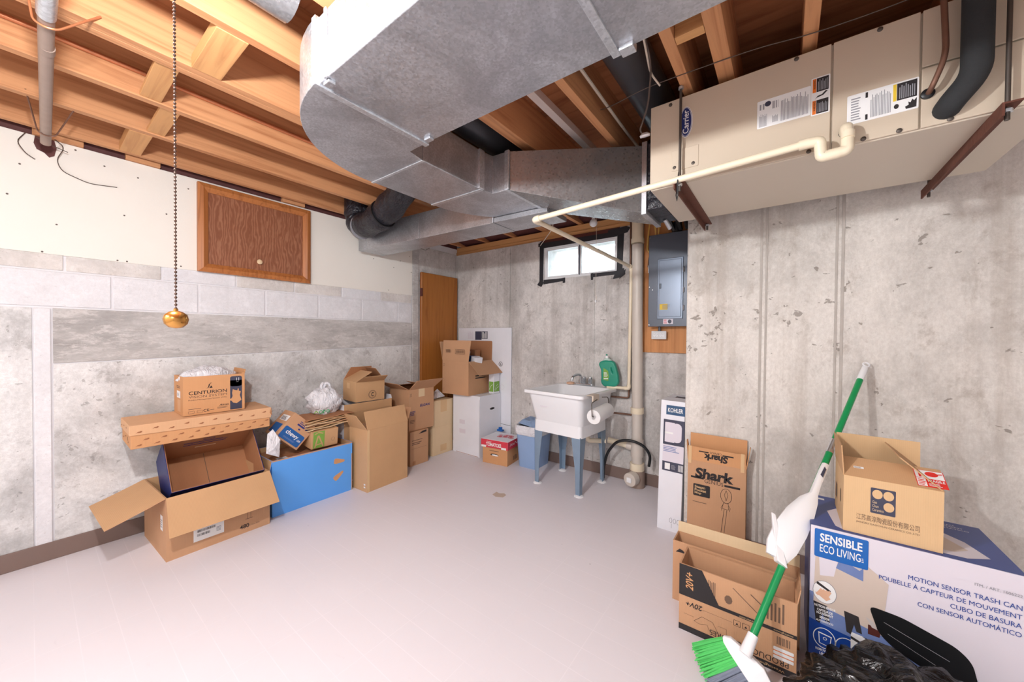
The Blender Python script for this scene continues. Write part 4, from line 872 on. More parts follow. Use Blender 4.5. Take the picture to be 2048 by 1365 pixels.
o = MB(); o.add([(-2.86, .985, .44), (-2.84, 1.06, .40), (-2.85, 1.07, .52), (-2.88, 1.0, .57), (-2.83, 1.02, .47), (-2.87, 1.03, .60)], [(0, 1, 4), (1, 2, 4), (2, 5, 3, 4), (3, 0, 4)]); o = o.build('torn_envelope', 'white_bag'); m_ = o.modifiers.new('s', 'SOLIDIFY'); m_.thickness = .002; tag(single(o, (-2.85, 1.03, .42)), 'torn white mailing envelope at the left corner of the blue box', 'envelope')
# ---- 6 tall open carton
D = (.405, .245, .503)
b = carton('tall_carton', 'tall plain tan carton with raised front flap right of the blue box', (-2.660, 1.626, 0), 93, *D, 'card_tan', 'card')
flap(b, D, 'f', .150, -8, 'card_tan', -.02, .02, 'card_light'); flap(b, D, 'l', .135, 28, 'card_tan', .0, .06, 'card'); flap(b, D, 'r', .13, 40, 'card_tan', .05, .0, 'card'); flap(b, D, 'b', .12, -12, 'card_tan')
p = MB(); p.rect(front(b, *D), -.0005, .0, .022, .503, 'card_pale', .0004); p.rect(left(b, *D), .03, .05, .014, .014, 'paper'); p.rect(left(b, *D), .20, .03, .02, .012, 'paper'); p.rect(left(b, *D), .20, .052, .02, .012, 'paper'); p.build('tape', 'card_pale', b)
# ---- 7 carton with white lining behind it
D = (.465, .262, .672)
b = carton('white_lined_carton', 'open carton with white inside behind the tall tan carton', (-2.968, 1.60, 0), 90, *D, 'card_tan', 'white_box')
p = MB(); p.rect(left(b, *D), 0, .35, .262, .322, 'white_box'); p.build('white_side', 'white_box', b)
flap(b, D, 'b', .05, -15, 'card_tan', .002, .002, 'white_box'); flap(b, D, 'r', .035, -10, 'white_box')
# ---- 8 box with round emblem on top
D = (.275, .23, .178)
b = carton('emblem_box', 'half open cardboard box with round printed emblem, topmost behind the tall carton', (-2.985, 1.715, .676), (1, 0, 88), *D, 'card_tan', 'card')
flap(b, D, 'f', .115, 62, 'card_tan', .01, .03, 'card'); flap(b, D, 'l', .17, -62, 'card_tan', .0, .0, 'card'); flap(b, D, 'b', .12, -18, 'card_tan', .02, .05, 'card_dark'); flap(b, D, 'r', .14, -38, 'card', .01, .01, 'card_dark')
p = MB(); fr = front(b, *D); p.ring(fr, .155, .055, .036, .004, 'ink_soft', 0, 24); p.ring(fr, .155, .055, .029, .002, 'ink_soft', 0, 24); p.text(fr, 'C', .143, .036, .024, .038, 'ink', .0004, .03); p.build('round_emblem', 'ink', b)
p = MB(); p.rect(left(b, *D), .07, .11, .05, .05, 'card_pale'); p.build('tape', 'card_pale', b)
# ---- 9, 10 stacked brown cartons
D = (.225, .33, .332)
b = carton('lower_carton', 'brown carton on the floor under the ELGAN carton', (-2.858, 2.195, 0), 91, *D, 'card', None, True)
p = MB(); fr = front(b, *D); p.bars(fr, .02, .20, .12, .03, 2, 'ink_soft'); p.bars(fr, .02, .24, .14, .012, 1, 'ink_soft'); p.line(fr, [(.01, .165), (.20, .165)], .0015, 'ink_soft'); p.rect(fr, .03, .01, .035, .035, 'card_dark'); p.poly(fr, [(.10, .30), (.20, .305), (.20, .325), (.15, .322)], 'ink'); p.build('front_print', 'ink_soft', b)
D = (.31, .31, .405)
b = carton('lettered_carton', 'open brown carton lettered ELGAN stacked on another carton before the door', (-2.885, 2.20, .334), 90.5, *D, 'card', 'card_dark')
flap(b, D, 'f', .16, 52, 'card', -.01, -.02, 'card'); flap(b, D, 'l', .15, 62, 'card', .0, .0, 'card_dark'); flap(b, D, 'b', .13, -75, 'card', .01, .01, 'card'); flap(b, D, 'r', .12, -68, 'card')
p = MB(); fr = front(b, *D); p.rect(fr, .115, .325, .075, .08, 'card_light'); p.text(fr, 'ELGAN', .135, .225, .12, .026, 'ink_blue', 0, .03, shear=.25); p.bars(fr, .01, .15, .07, .045, 5, 'ink_blue'); p.bars(fr, .01, .07, .06, .04, 3, 'ink_soft'); p.line(fr, [(.012, .335), (.032, .365)], .0025, 'ink'); p.line(fr, [(.030, .335), (.014, .365)], .0025, 'ink'); p.build('front_print', 'ink_blue', b)
# ---- 11 pale box
D = (.292, .27, .578)
b = carton('pale_box', 'tall pale plain taped box between the brown cartons and the white box', (-2.922, 2.527, 0), 91, *D, 'card_light', None, True)
p = MB(); fr = front(b, *D); p.rect(fr, .11, .45, .09, .128, 'card_pale'); p.rect(fr, .11, .03, .09, .07, 'card_pale'); p.line(fr, [(0, .30), (.29, .30)], .0012, 'card_pale'); p.build('tape', 'card_pale', b)
o = MB().add([(-3.12, 2.62, .58), (-3.0, 2.60, .585), (-2.99, 2.76, .60), (-3.10, 2.76, .66), (-3.05, 2.70, .68)], [(0, 1, 4), (1, 2, 4), (2, 3, 4), (3, 0, 4)]).build('crumpled_paper', 'white_bag'); m_ = o.modifiers.new('s', 'SOLIDIFY'); m_.thickness = .002; tag(single(o, (-3.05, 2.69, .58)), 'crumpled white paper lying on the tall pale box', 'paper')
# ---- 12 big white box
D = (.392, .352, .637)
b = carton('white_box', 'large white scuffed cardboard box with oval hand hole on the floor', (-2.905, 2.802, 0), 0, *D, 'white_box', None, True)
p = MB(); fr = right(b, *D); p.disc(fr, .20, .485, .040, .012, 'ink', 0, 20); p.rect(fr, .17, .482, .055, .010, 'ink', .0003); p.build('hand_hole', 'ink', b)
p = MB(); fr = front(b, *D); p.line(fr, [(.05, .008), (.38, .006)], .004, 'card_dark'); p.line(fr, [(.389, .02), (.389, .6)], .003, 'grey_ink'); p.bars(fr, .1, .2, .1, .2, 2, 'photo_lilac'); p.build('scuffs', 'grey_ink', b)
# ---- 13 open brown box on top
D = (.375, .40, .358)
b = carton('moving_box', 'open brown box with packed items standing on the large white box', (-3.0, 2.73, .638), 3, *D, 'card', 'card_dark')
flap(b, D, 'f', .222, -4, 'card', .0, -.02, 'card_dark'); flap(b, D, 'r', .20, 132, 'card', -.005, -.01, 'card'); flap(b, D, 'b', .215, 3, 'card', .0, .0, 'card_dark'); flap(b, D, 'l', .21, 14, 'card')
p = MB(); fr = right(b, *D); p.bars(fr, .11, .165, .20, .05, 2, 'ink'); p.code(fr, .12, .170, .18, .012, 'ink', .0004); p.code(fr, .12, .192, .19, .012, 'ink', .0004); p.build('side_print', 'ink', b)
p = MB(); fr = Fr((0, -.0165, D[2]), (1, 0, 0), (0, .07, 1), .004); p.line(fr, [(.20, .08), (.33, .078), (.33, .125), (.20, .127)], .003, 'ink_soft', 0, True); p.code(fr, .212, .090, .11, .026, 'ink_soft'); p.bars(fr, .06, .09, .09, .035, 4, 'ink_soft'); p.build('flap_print', 'ink_soft', b)
p = MB(); fr = front(b, *D); p.line(fr, [(.012, .30), (.034, .30), (.034, .325), (.012, .325)], .003, 'ink_soft', 0, True); p.build('corner_mark', 'ink_soft', b)
for nm, lo, hi, rot, m1, lab in (('white_carton', (-2.90, 2.82, .80), (.10, .10, .31), (0, 8, 20), 'white_box', 'small white carton sticking up in the open moving box'), ('blue_carton', (-2.80, 2.90, .80), (.07, .10, .25), (0, 6, 10), 'chewy_blue', 'small blue carton between white ones in the open moving box'), ('white_carton', (-2.735, 2.86, .80), (.075, .10, .255), (0, 12, -10), 'white_box', 'little white carton at the right rim of the open moving box'), ('brown_carton', (-2.90, 2.98, .80), (.14, .10, .31), (0, 0, 4), 'card_dark', 'small brown carton at the back of the open moving box')):
    c_ = carton(nm, lab, lo, rot, *hi, m1, None, True)
# small white and green box behind it
b = carton('leaf_box', 'narrow white box with green leaf panel behind the moving box', (-2.595, 3.04, .638), 0, .07, .10, .24, 'white_box', None, True)
p = MB(); fr = right(b, .07, .10, .24); p.rect(fr, .005, .02, .09, .11, 'leaf_green'); p.line(fr, [(.02, .04), (.04, .08), (.07, .10)], .004, 'paper', .0005); p.line(fr, [(.03, .03), (.055, .06), (.085, .07)], .004, 'paper', .0005); fr = front(b, 0, 0, 0); p.rect(fr, .005, .02, .06, .11, 'leaf_green'); p.line(fr, [(.01, .04), (.03, .08), (.055, .10)], .004, 'paper', .0005); p.build('leaf_print', 'leaf_green', b)
# ---- 14 flat white carton against the back wall
D = (.80, .014, 1.36)
b = carton('flat_white_carton', 'tall flat white carton leaning on the back wall behind the boxes', (-3.18, 3.158, 0), 0, *D, 'white_box', None, True)
p = MB(); fr = front(b, *D); p.rect(fr, .27, 1.22, .10, .10, 'slate'); p.rect(fr, .372, 1.235, .09, .085, 'slate'); p.bars(fr, .378, 1.24, .08, .075, 5, 'paper', .0005, True); p.bars(fr, .15, 1.23, .09, .10, 8, 'photo_lilac', 0, True)
p.ring(fr, .655, .955, .024, .005, 'ink', 0, 22); p.text(fr, 'b', .645, .940, .018, .030, 'ink', 0, .02); p.bars(fr, .59, .76, .02, .14, 3, 'grey_ink', 0, True); p.ring(fr, .68, .70, .026, .004, 'photo_lilac', 0, 18); p.line(fr, [(.60, .295), (.80, .285)], .004, 'ink'); p.build('front_print', 'ink', b)
# ---- 15 tomato box
D = (.285, .262, .185)
b = thing('produce_box', 'brown produce box with red and white TOMATOES lid on the floor', 'box', (-2.412, 2.738, 0), 8)
MB().box((0, 0, 0), (D[0], D[1], D[2])).build('base', 'card_orange', b, bevel=.003)
l_ = MB().box((-.012, -.012, .162), (D[0]+.012, D[1]+.012, .242)).build('lid', 'white_box', b, bevel=.003)
p = MB(); fr = Fr((-.012, -.012, .162), (1, 0, 0), (0, 0, 1)); p.rect(fr, 0, .0, .309, .078, 'red'); p.rect(fr, .004, -.001, .055, .020, 'paper', .0006); p.rect(fr, .235, -.001, .055, .020, 'paper', .0006); p.text(fr, 'TOMATOES', .060, .014, .175, .036, 'paper', .0006, .03); p.text(fr, 'Field', .070, .052, .05, .012, 'paper', .0006)
fr = Fr((D[0]+.012, -.012, .162), (0, 1, 0), (0, 0, 1)); p.rect(fr, 0, 0, .286, .078, 'red'); p.line(fr, [(.04, .03), (.06, .055), (.08, .03), (.10, .05), (.12, .03), (.15, .055), (.18, .03), (.21, .05)], .006, 'paper', .0006)
fr = Fr((-.012, -.012, .242), (1, 0, 0), (0, 1, 0))
for x, y, r_ in ((.14, .14, .035), (.19, .16, .04), (.23, .20, .035), (.18, .21, .03), (.26, .15, .03), (.12, .19, .025)): p.disc(fr, x, y, r_, r_*.9, 'red', .0004+x*.001); p.ring(fr, x, y, r_*.7, .006, 'photo_lilac', .001+x*.001)
p.build('lid_print', 'red', l_)
p = MB(); fr = front(b, *D); p.disc(fr, .14, .092, .048, .012, 'ink', 0, 18); p.disc(fr, .146, .089, .038, .008, 'paper', .0004, 18); p.bars(fr, .08, .125, .12, .012, 1, 'ink_soft'); fr = right(b, *D); p.bars(fr, .12, .03, .08, .06, 4, 'ink_soft', 0, True); p.build('base_print', 'ink', b)
o = MB(); o.box((-2.47, 3.03, .243), (-2.40, 3.07, .262)); o.box((-2.455, 3.04, .262), (-2.44, 3.06, .285)); o.box((-2.43, 3.04, .262), (-2.415, 3.06, .29)); o = o.build('blue_clip', 'eco_blue', bevel=.004); tag(single(o, (-2.43, 3.05, .243)), 'small bright blue plastic clip at the back of the TOMATOES lid', 'clip')
# ================================================================== WASTE BIN
def rr(cx, cy, hw, hd, z, r=.04, n=5):
    out = []
    for sx, sy, a0 in ((1, 1, 0), (-1, 1, 90), (-1, -1, 180), (1, -1, 270)):
        for i in range(n+1):
            a = math.radians(a0+90*i/n); out.append(V((cx+sx*(hw-r)+r*math.cos(a), cy+sy*(hd-r)+r*math.sin(a), z)))
    return out
wbn = thing('waste_bin', 'light blue plastic waste bin with bag liner left of the sink', 'bin', (-1.97, 3.0, 0), 2)
MB().loft([rr(0, 0, .098, .128, 0, .03), rr(0, 0, .102, .132, .01, .035), rr(0, 0, .128, .150, .39, .04), rr(0, 0, .122, .144, .39, .04), rr(0, 0, .098, .128, .02, .03)]).build('body', 'bin_blue', wbn, smooth=True)
rg = []
for k, (z, s_) in enumerate(((.315, .004), (.33, .008), (.37, .010), (.395, .008), (.405, .002), (.395, -.010), (.34, -.014))):
    q = rr(0, 0, .128+s_, .150+s_, z, .045)
    if k < 3: q = [p_ + V((0, 0, .012*noise.noise(p_*14))) for p_ in q]
    rg.append(q)
MB().loft(rg, caps=False).build('liner_fold', 'white_bag', wbn, smooth=True)
MB().loft([[p_ + V((0, 0, .03*noise.noise(p_*9+V((2, 1, k)))+.02)) for p_ in rr(0, 0, .118-.03*k, .140-.035*k, .40+.035*math.sin(k*1.3), .04)] for k in range(4)], caps=True).build('liner_bag', 'blue_bag', wbn, smooth=True)
# ================================================================== UTILITY SINK
sk_ = thing('utility_sink', 'white plastic utility sink on blue-grey metal legs', 'sink', (-1.478, 2.825, 0), -4)
h1 = .815
tub = MB()
tub.loft([rr(0, 0, .226, .216, .548, .05), rr(0, 0, .232, .222, .56, .05), rr(0, 0, .262, .275, .775, .05), rr(0, 0, .266, .280, .790, .05), rr(0, 0, .290, .306, .790, .035), rr(0, 0, .292, .308, .803, .035), rr(0, 0, .288, .304, h1, .035), rr(0, -.02, .262, .262, h1, .05), rr(0, -.02, .254, .252, .80, .05), rr(0, -.02, .222, .200, .575, .06), rr(0, -.02, .18, .16, .565, .06)])
tub.build('tub', 'sink', sk_, smooth=True)
MB().loft([rr(0, 0, .232, .222, .462, .03), rr(0, 0, .230, .220, .556, .03)]).build('skirt', 'sink', sk_, smooth=True)
def leg(sx, sy):
    x, y = sx*.226, sy*.216; m = MB(); a, bq = .085, .045; t = .003
    def pl(ax):
        if ax == 0: return [V((x, y, .47)), V((x-sx*a, y, .47)), V((x-sx*bq, y, .20)), V((x-sx*bq*.85, y, .012)), V((x, y, .012))], V((0, -sy*t, 0))
        return [V((x, y, .47)), V((x, y-sy*a, .47)), V((x, y-sy*bq, .20)), V((x, y-sy*bq*.85, .012)), V((x, y, .012))], V((-sx*t, 0, 0))
    for ax in (0, 1):
        q, e = pl(ax)
        # splay inwards toward the floor
        q = [p_ - V((sx*(.47-p_.z)*.012, sy*(.47-p_.z)*.012, 0)) for p_ in q]; m.prism(q, e)
    l = m.build('leg', 'leg_blue', sk_)
    MB().lathe([(.038, 0), (.038, .004), (.024, .012)], (x-sx*.022, y-sy*.022, 0), n=16).build('foot', 'white_plastic', l, smooth=True)
for sx in (-1, 1):
    for sy in (-1, 1): leg(sx, sy)
p = MB(); p.bars(Fr((-.12, -.271, .69), (1, 0, 0), (0, -.23, 1), .012), 0, 0, .09, .012, 1, 'photo_lilac'); p.build('maker_mark', 'photo_lilac', sk_)
MB().cyl((.10, .12, .548), (.10, .12, .40), .022, n=14).build('drain_tail', 'pvc', sk_, smooth=True); MB().tube(bend([(.10, .12, .42), (.10, .12, .36), (.22, .22, .355)], .03), .021, 14).build('drain_pipe', 'pvc', sk_, smooth=True)
fc = thing('faucet', 'chrome two-handle faucet at the back of the sink', 'faucet', (-1.475, 3.085, .815), -4)
MB().box((-.085, -.022, 0), (.085, .022, .022)).build('base', 'chrome', fc, bevel=.006)
MB().tube(bend([(-.035, 0, .02), (-.035, -.005, .10), (-.050, -.06, .105), (-.058, -.115, .085), (-.060, -.118, .05)], .035, 6), .011, 14).build('spout', 'chrome', fc, smooth=True)
for x in (-.005, .06): MB().lathe([(.016, .02), (.016, .05), (.020, .055), (.018, .082), (.008, .088)], (x, .0, 0), n=14).build('handle', 'chrome', fc, smooth=True)
o = MB().lathe([(.018, 0), (.018, .04), (.010, .055), (.010, .07)], (-1.62, 2.86, .567), n=12).build('spray_bottle_top', 'white_plastic', smooth=True); tag(o, 'white bottle top with green tip inside the sink basin', 'bottle'); MB().lathe([(.008, .07), (.008, .085)], (-1.62, 2.86, .567), n=10).build('tip', 'soap', o)
tag(MB().lathe([(.03, 0), (.04, .008), (.035, .02), (.01, .024)], (-1.62, 3.09, .816), n=12).build('soap_bar', 'skin_print', smooth=True), 'small pinkish soap bar on the back rim of the sink', 'soap')
# ---- dish soap bottle
def outline(parent, name, pts, holes, extr, bev, mat, Mx, res=8):
    cu = bpy.data.curves.new('c', 'CURVE'); cu.dimensions = '2D'; cu.fill_mode = 'BOTH'; cu.extrude = extr; cu.bevel_depth = bev; cu.bevel_resolution = 2; cu.resolution_u = res
    for pl_ in [pts]+holes:
        s = cu.splines.new('BEZIER'); s.bezier_points.add(len(pl_)-1); s.use_cyclic_u = True
        for q, (x, y) in zip(s.bezier_points, pl_): q.co = (x, y, 0); q.handle_left_type = q.handle_right_type = 'AUTO'
    o = bpy.data.objects.new('c', cu); me = bpy.data.meshes.new_from_object(o); bpy.data.objects.remove(o); bpy.data.curves.remove(cu)
    m = MB(); m.add([Mx @ v.co for v in me.vertices], [tuple(q.vertices) for q in me.polygons]); bpy.data.meshes.remove(me)
    return m.build(name, mat, parent, smooth=True)
sbt = thing('dish_soap_bottle', 'large green dish soap bottle with handle beside the faucet', 'bottle', (-1.222, 3.085, .842), (0, -4, 4))
Mx = Matrix.Rotation(math.radians(90), 4, 'X')
outline(sbt, 'body', [(-.055, .012), (0, .004), (.055, .012), (.066, .06), (.058, .12), (.046, .17), (.032, .197), (0, .205), (-.05, .205), (-.074, .190), (-.070, .17), (-.060, .14), (-.060, .08)], [[(.012, .16), (.026, .165), (.036, .14), (.040, .11), (.030, .095), (.016, .11), (.008, .135)]], .016, .014, 'soap', Mx)
MB().loft([rr(-.018, 0, .048, .022, .208, .02), rr(-.018, 0, .034, .018, .226, .016), rr(-.020, 0, .016, .014, .238, .012)]).build('neck', 'soap_clear', sbt, smooth=True)
MB().lathe([(.014, .236), (.014, .256), (.008, .262)], (-.020, 0, 0), n=14).build('cap', 'white_plastic', sbt, smooth=True); MB().lathe([(.008, .262), (.007, .274)], (-.020, 0, 0), n=10).build('cap_tip', 'soap', sbt, smooth=True)
p = MB(); fr = Fr((-.055, -.030, .02), (1, 0, 0), (0, 0, 1)); p.poly(fr, [(.0, .03), (.045, .02), (.055, .06), (.048, .11), (.01, .135), (.004, .08)], 'leaf_green'); p.bars(fr, .010, .055, .036, .045, 4, 'paper', .0006); p.rect(fr, .006, .035, .04, .010, 'paper', .0006); p.build('label', 'leaf_green', sbt)
# ---- paper towel roll and holder
pt = thing('paper_towel', 'white paper towel roll hanging on the right side of the sink', 'paper towel', (-1.130, 2.665, .62))
a, c = V((-1.132, 2.53, .668)), V((-1.132, 2.80, .682)); ax = (c-a).normalized()
MB().lathe([(.020, 0), (.054, 0), (.056, .01), (.056, .26), (.054, .27), (.020, .27), (.020, .262), (.0195, .008), (.020, 0)], a, ax, 26).build('roll', 'paper', pt, world=True, smooth=True)
MB().lathe([(.0195, .001), (.0195, .268), (.017, .268), (.017, .001)], a, ax, 18).build('core', 'card_dark', pt, world=True, smooth=True)
MB().tube(bend([(-1.135, 2.60, .79), (-1.138, 2.505, .775), (-1.132, 2.505, .672), (-1.132, 2.54, .672)], .02), .0035, 8).build('wire_arm', 'steel_dark', pt, world=True, smooth=True)
MB().tube(bend([(-1.15, 2.73, .79), (-1.14, 2.825, .78), (-1.132, 2.83, .690), (-1.132, 2.79, .684)], .02), .0035, 8).build('wire_arm', 'steel_dark', pt, world=True, smooth=True)
m = MB(); m.box((-1.205, 2.555, .816), (-1.150, 2.665, .822)); m.box((-1.158, 2.555, .775), (-1.146, 2.665, .822)); m.build('clamp', 'wire_white', pt, world=True, bevel=.003)
# ================================================================== RIGHT SIDE BOXES
D = (.146, .30, .857)
b = carton('slim_white_box', 'tall slim white box labelled KOHLER standing in the wall recess', (-.664, 2.512, .0), (0, 1.2, 0), *D, 'white_box', None, True)
p = MB(); fr = front(b, *D); p.rect(fr, .034, .765, .114, .062, 'kohler_blue'); p.text(fr, 'KOHLER', .044, .782, .092, .028, 'paper', .0005, .02)
p.rect(fr, .020, .568, .128, .165, 'slate'); p.rect(fr, .030, .585, .060, .13, 'photo_lilac', .0004, .004); p.rect(fr, .072, .588, .060, .125, 'photo_lilac', .0008, .026); p.rect(fr, .030, .64, .05, .012, 'paper', .001); p.line(fr, [(.034, .60), (.034, .70)], .002, 'paper', .001)
p.rect(fr, .020, .455, .128, .112, 'photo_lilac'); p.bars(fr, .024, .52, .10, .04, 4, 'photo_blue', .0005); p.rect(fr, .020, .395, .128, .062, 'slate', .0004); p.rect(fr, .036, .405, .032, .042, 'paper', .0008); p.code(fr, .118, .405, .026, .042, 'paper', .0008); p.bars(fr, .075, .41, .03, .03, 4, 'grey_ink', .0008)
for x in (.085, .108, .13): p.ring(fr, x, .075, .008, .0022, 'grey_ink', 0, 12, .016)
p.line(fr, [(.09, .055), (.09, .025)], .0022, 'grey_ink'); p.build('front_print', 'slate', b)
p = MB(); fr = topf(b, *D); p.rect(fr, .05, .15, .08, .06, 'slate'); p.build('top_mark', 'slate', b)
D = (.300, .072, .527)
b = carton('mop_box', 'narrow brown Shark steam mop carton against the right wall', (-.462, 2.418, 0), 0, *D, 'card', 'card')
ff, rows = flap(b, D, 'f', .082, 0, 'card_orange', .0, .0, 'card'); flap(b, D, 'b', .150, -2, 'card', .0, .0, 'card_orange'); flap(b, D, 'l', .11, 6, 'card_orange', .02, .02, 'card_orange'); flap(b, D, 'r', .12, 8, 'card_orange', .01, .02, 'card')
p = MB(); fr = front(b, *D)
p.text(fr, 'Shark', .043, .425, .200, .062, 'ink', 0, .045, shear=.10); p.rect(fr, .018, .420, .070, .011, 'ink'); p.rect(fr, .195, .404, .078, .012, 'ink'); p.text(fr, 'GENIUS', .092, .403, .098, .022, 'ink')
p.rect(fr, .032, .315, .090, .072, 'ink', 0, .006)
for i, s_ in enumerate(('Steam', 'Pocket', 'Mop')): p.text(fr, s_, .040, .362-.019*i, (.056, .062, .036)[i], .016, 'card_pale', .0006, .02)
p.bars(fr, .03, .275, .075, .008, 1, 'ink_soft'); p.ring(fr, .205, .352, .028, .0022, 'ink', 0, 26, .042); p.line(fr, [(.205, .385), (.196, .358), (.205, .325), (.214, .358)], .0018, 'ink', 0, True)
p.line(fr, [(.192, .31), (.186, .275), (.218, .275), (.216, .31)], .0018, 'ink', 0, True); p.line(fr, [(.190, .30), (.180, .28), (.184, .262)], .0018, 'ink'); p.line(fr, [(.218, .30), (.226, .285), (.222, .265)], .0018, 'ink'); p.line(fr, [(.196, .272), (.176, .08)], .002, 'ink'); p.line(fr, [(.210, .272), (.192, .08)], .002, 'ink')
p.build('front_print', 'ink', b)
p = MB(); fr = Fr((0, -.0018, D[2]), (1, 0, 0), (0, 0, 1)); p.text(fr, 'Shark', .085, .012, .125, .040, 'ink', 0, .045, True, .1); p.text(fr, 'GENIUS', .118, .055, .062, .012, 'ink', 0, 0, True); p.rect(fr, .060, .056, .052, .007, 'ink'); p.rect(fr, .184, .052, .055, .008, 'ink'); p.build('flap_print', 'ink', ff)
for x in (.012, .283): MB().box((x-.009, -.004, D[2]-.02), (x+.009, -.0005, D[2]+.085)).build('tape', 'card_pale', b)
# ---- tool cartons in front
D = (.485, .105, .288)
b = carton('plain_carton', 'plain open brown carton directly behind the 20V carton', (-.418, 1.872, 0), 0, *D, 'card', 'card')
p = MB(); fr = front(b, *D); p.poly(fr, [(.012, .235), (.03, .255), (.045, .25), (.06, .235), (.04, .238)], 'ink'); p.build('logo_print', 'ink', b); flap(b, D, 'b', .05, 4, 'card', .0, .0, 'card_light')
D = (.405, .155, .286)
b = carton('tool_carton', 'open brown 20V+ power tool carton with black bands in front of the mop carton', (-.352, 1.700, 0), 0, *D, 'card', 'card')
flap(b, D, 'r', .05, 10, 'card', .01, .02)
p = MB(); fr = front(b, *D)
p.rect(fr, 0, 0, .405, .026, 'ink'); p.rect(fr, 0, .152, .405, .014, 'ink', .0002); p.poly(fr, [(0, .160), (.155, .160), (.088, .286), (0, .286)], 'ink', .0004)
p.text(Fr((.030, 0, .188), (0, 0, 1), (-1, 0, 0)), '20V+', 0, -.026, .072, .030, 'card_orange', .001, .02, shear=.2)
p.text(fr, '20V+', .028, .112, .062, .022, 'ink', .0004, .02, True, .2); p.text(fr, 'westinghouse', .335, .1545, .060, .008, 'card_pale', .0006, 0, True); p.text(fr, 'power.com', .225, .1545, .05, .008, 'card_pale', .0006, 0, True)
p.text(fr, 'PRODUCT FEATURES', .12, .031, .262, .022, 'ink', .0002, 0, True); p.text(fr, 'Westinghouse', .27, .007, .10, .012, 'card_pale', .0006, 0, True)
p.bars(fr, .10, .18, .04, .08, 7, 'ink_soft', 0, True); p.bars(fr, .31, .19, .06, .08, 5, 'ink_soft', 0, True)
for y in (.052, .068, .084): p.rect(fr, .335, y, .062, .013, 'paper', .0004, .003); 
for y in (.066, .082): p.rect(fr, .335, y-.001, .062, .003, 'orange', .0008)
p.code(fr, .345, .108, .04, .03, 'ink_soft'); p.line(fr, [(.06, .06), (.09, .09), (.13, .085), (.15, .05), (.12, .04), (.11, .065), (.08, .055)], .0015, 'ink_soft', 0, True); p.line(fr, [(.02, .075), (.06, .075)], .001, 'ink_soft'); p.line(fr, [(.15, .08), (.18, .08), (.18, .05), (.30, .05)], .001, 'ink_soft'); p.line(fr, [(.06, .11), (.10, .12), (.20, .12)], .001, 'ink_soft')
for x in (.205, .235): p.line(fr, [(x, .112), (x+.022, .112), (x+.022, .134), (x, .134)], .0013, 'ink', 0, True); p.poly(fr, [(x+.006, .117), (x+.016, .117), (x+.011, .126)], 'ink')
p.disc(fr, .185, .205, .014, .018, 'ink_soft', 0, 9); p.line(fr, [(.20, .26), (.29, .19)], .003, 'ink_soft'); p.line(fr, [(.26, .26), (.30, .23)], .004, 'ink_soft'); p.build('front_print', 'ink', b)
# ---- trash can carton
D = (.512, .355, .547)
b = carton('trash_can_carton', 'large white and blue SENSIBLE ECO LIVING motion sensor trash can carton', (.092, 1.822, 0), 0, *D, 'photo_lilac', None, True)
p = MB(); fr = front(b, *D)
p.rect(fr, .0, .0, .145, .19, 'eco_deep'); p.poly(fr, [(0, .185), (.30, .10), (.30, .25), (0, .29)], 'photo_blue', .0002); p.poly(fr, [(0, .18), (.145, .16), (.145, 0), (0, 0)], 'eco_deep', .0004)
p.poly(fr, [(.012, .25), (.20, .21), (.215, .40), (.13, .47), (.10, .42), (.06, .547), (.02, .547), (.015, .40)], 'photo_tan', .0005)
p.poly(fr, [(.02, .547), (.11, .547), (.085, .46), (.07, .37), (.03, .36)], 'photo_lilac', .0008); p.poly(fr, [(.075, .405), (.15, .385), (.15, .43), (.09, .46)], 'photo_blue', .0009); p.poly(fr, [(.10, .44), (.14, .42), (.16, .45), (.14, .475), (.11, .47)], 'photo_grey', .0011)
for x in (.012, .10): p.poly(fr, [(x, .255), (x+.04, .25), (x+.05, .19), (x+.035, .192), (x+.028, .215), (x+.02, .175), (x+.008, .18)], 'ink', .0010)
p.poly(fr, [(.165, .235), (.20, .23), (.195, .20), (.165, .20)], 'maroon', .0010)
p.rect(fr, .012, .430, .150, .108, 'eco_blue', .0012, .005); p.text(fr, 'SENSIBLE', .028, .492, .118, .032, 'paper', .0018, .025); p.text(fr, 'ECO LIVING', .028, .452, .114, .030, 'paper', .0018, .008); p.bars(fr, .1445, .452, .006, .018, 3, 'paper', .0018)
for s_, x, y, wd in (('MOTION SENSOR TRASH CAN', .262, .440, .240), ('POUBELLE À CAPTEUR DE MOUVEMENT', .190, .412, .312), ('CUBO DE BASURA', .358, .384, .144), ('CON SENSOR AUTOMÁTICO', .285, .357, .217)): p.text(fr, s_, x, y, wd, .019 if 'À' in s_ or 'Á' in s_ else .0155, 'eco_deep', .0012, 0)
p.text(fr, 'ITM. / ART. 1606222', .408, .480, .094, .009, 'grey_ink', .0012)
p.disc(fr, .044, .300, .034, .042, 'paper', .0012, 28); p.poly(fr, [(.02, .325), (.06, .305), (.062, .312), (.022, .335)], 'ink', .0018)
for i in range(4): p.poly(fr, [(.018+.009*i, .285), (.026+.009*i, .280), (.040+.008*i, .305), (.033+.008*i, .312)], 'skin_print', .0018+.0003*i)
p.poly(fr, [(.016, .29), (.05, .268), (.062, .28), (.045, .30)], 'skin_print', .0016); p.ring(fr, .044, .300, .034, .0016, 'grey_ink', .0018, 28, .042)
for i, s_ in enumerate(('MOTION SENSOR', 'CAPTEUR DE', 'MOUVEMENT', 'SENSOR', 'AUTOMÁTICO')): wd = (.062, .046, .048, .030, .050)[i]; p.text(fr, s_, .046-wd/2, (.237, .222, .210, .195, .182)[i], wd, .0095, 'paper', .0014, .03)
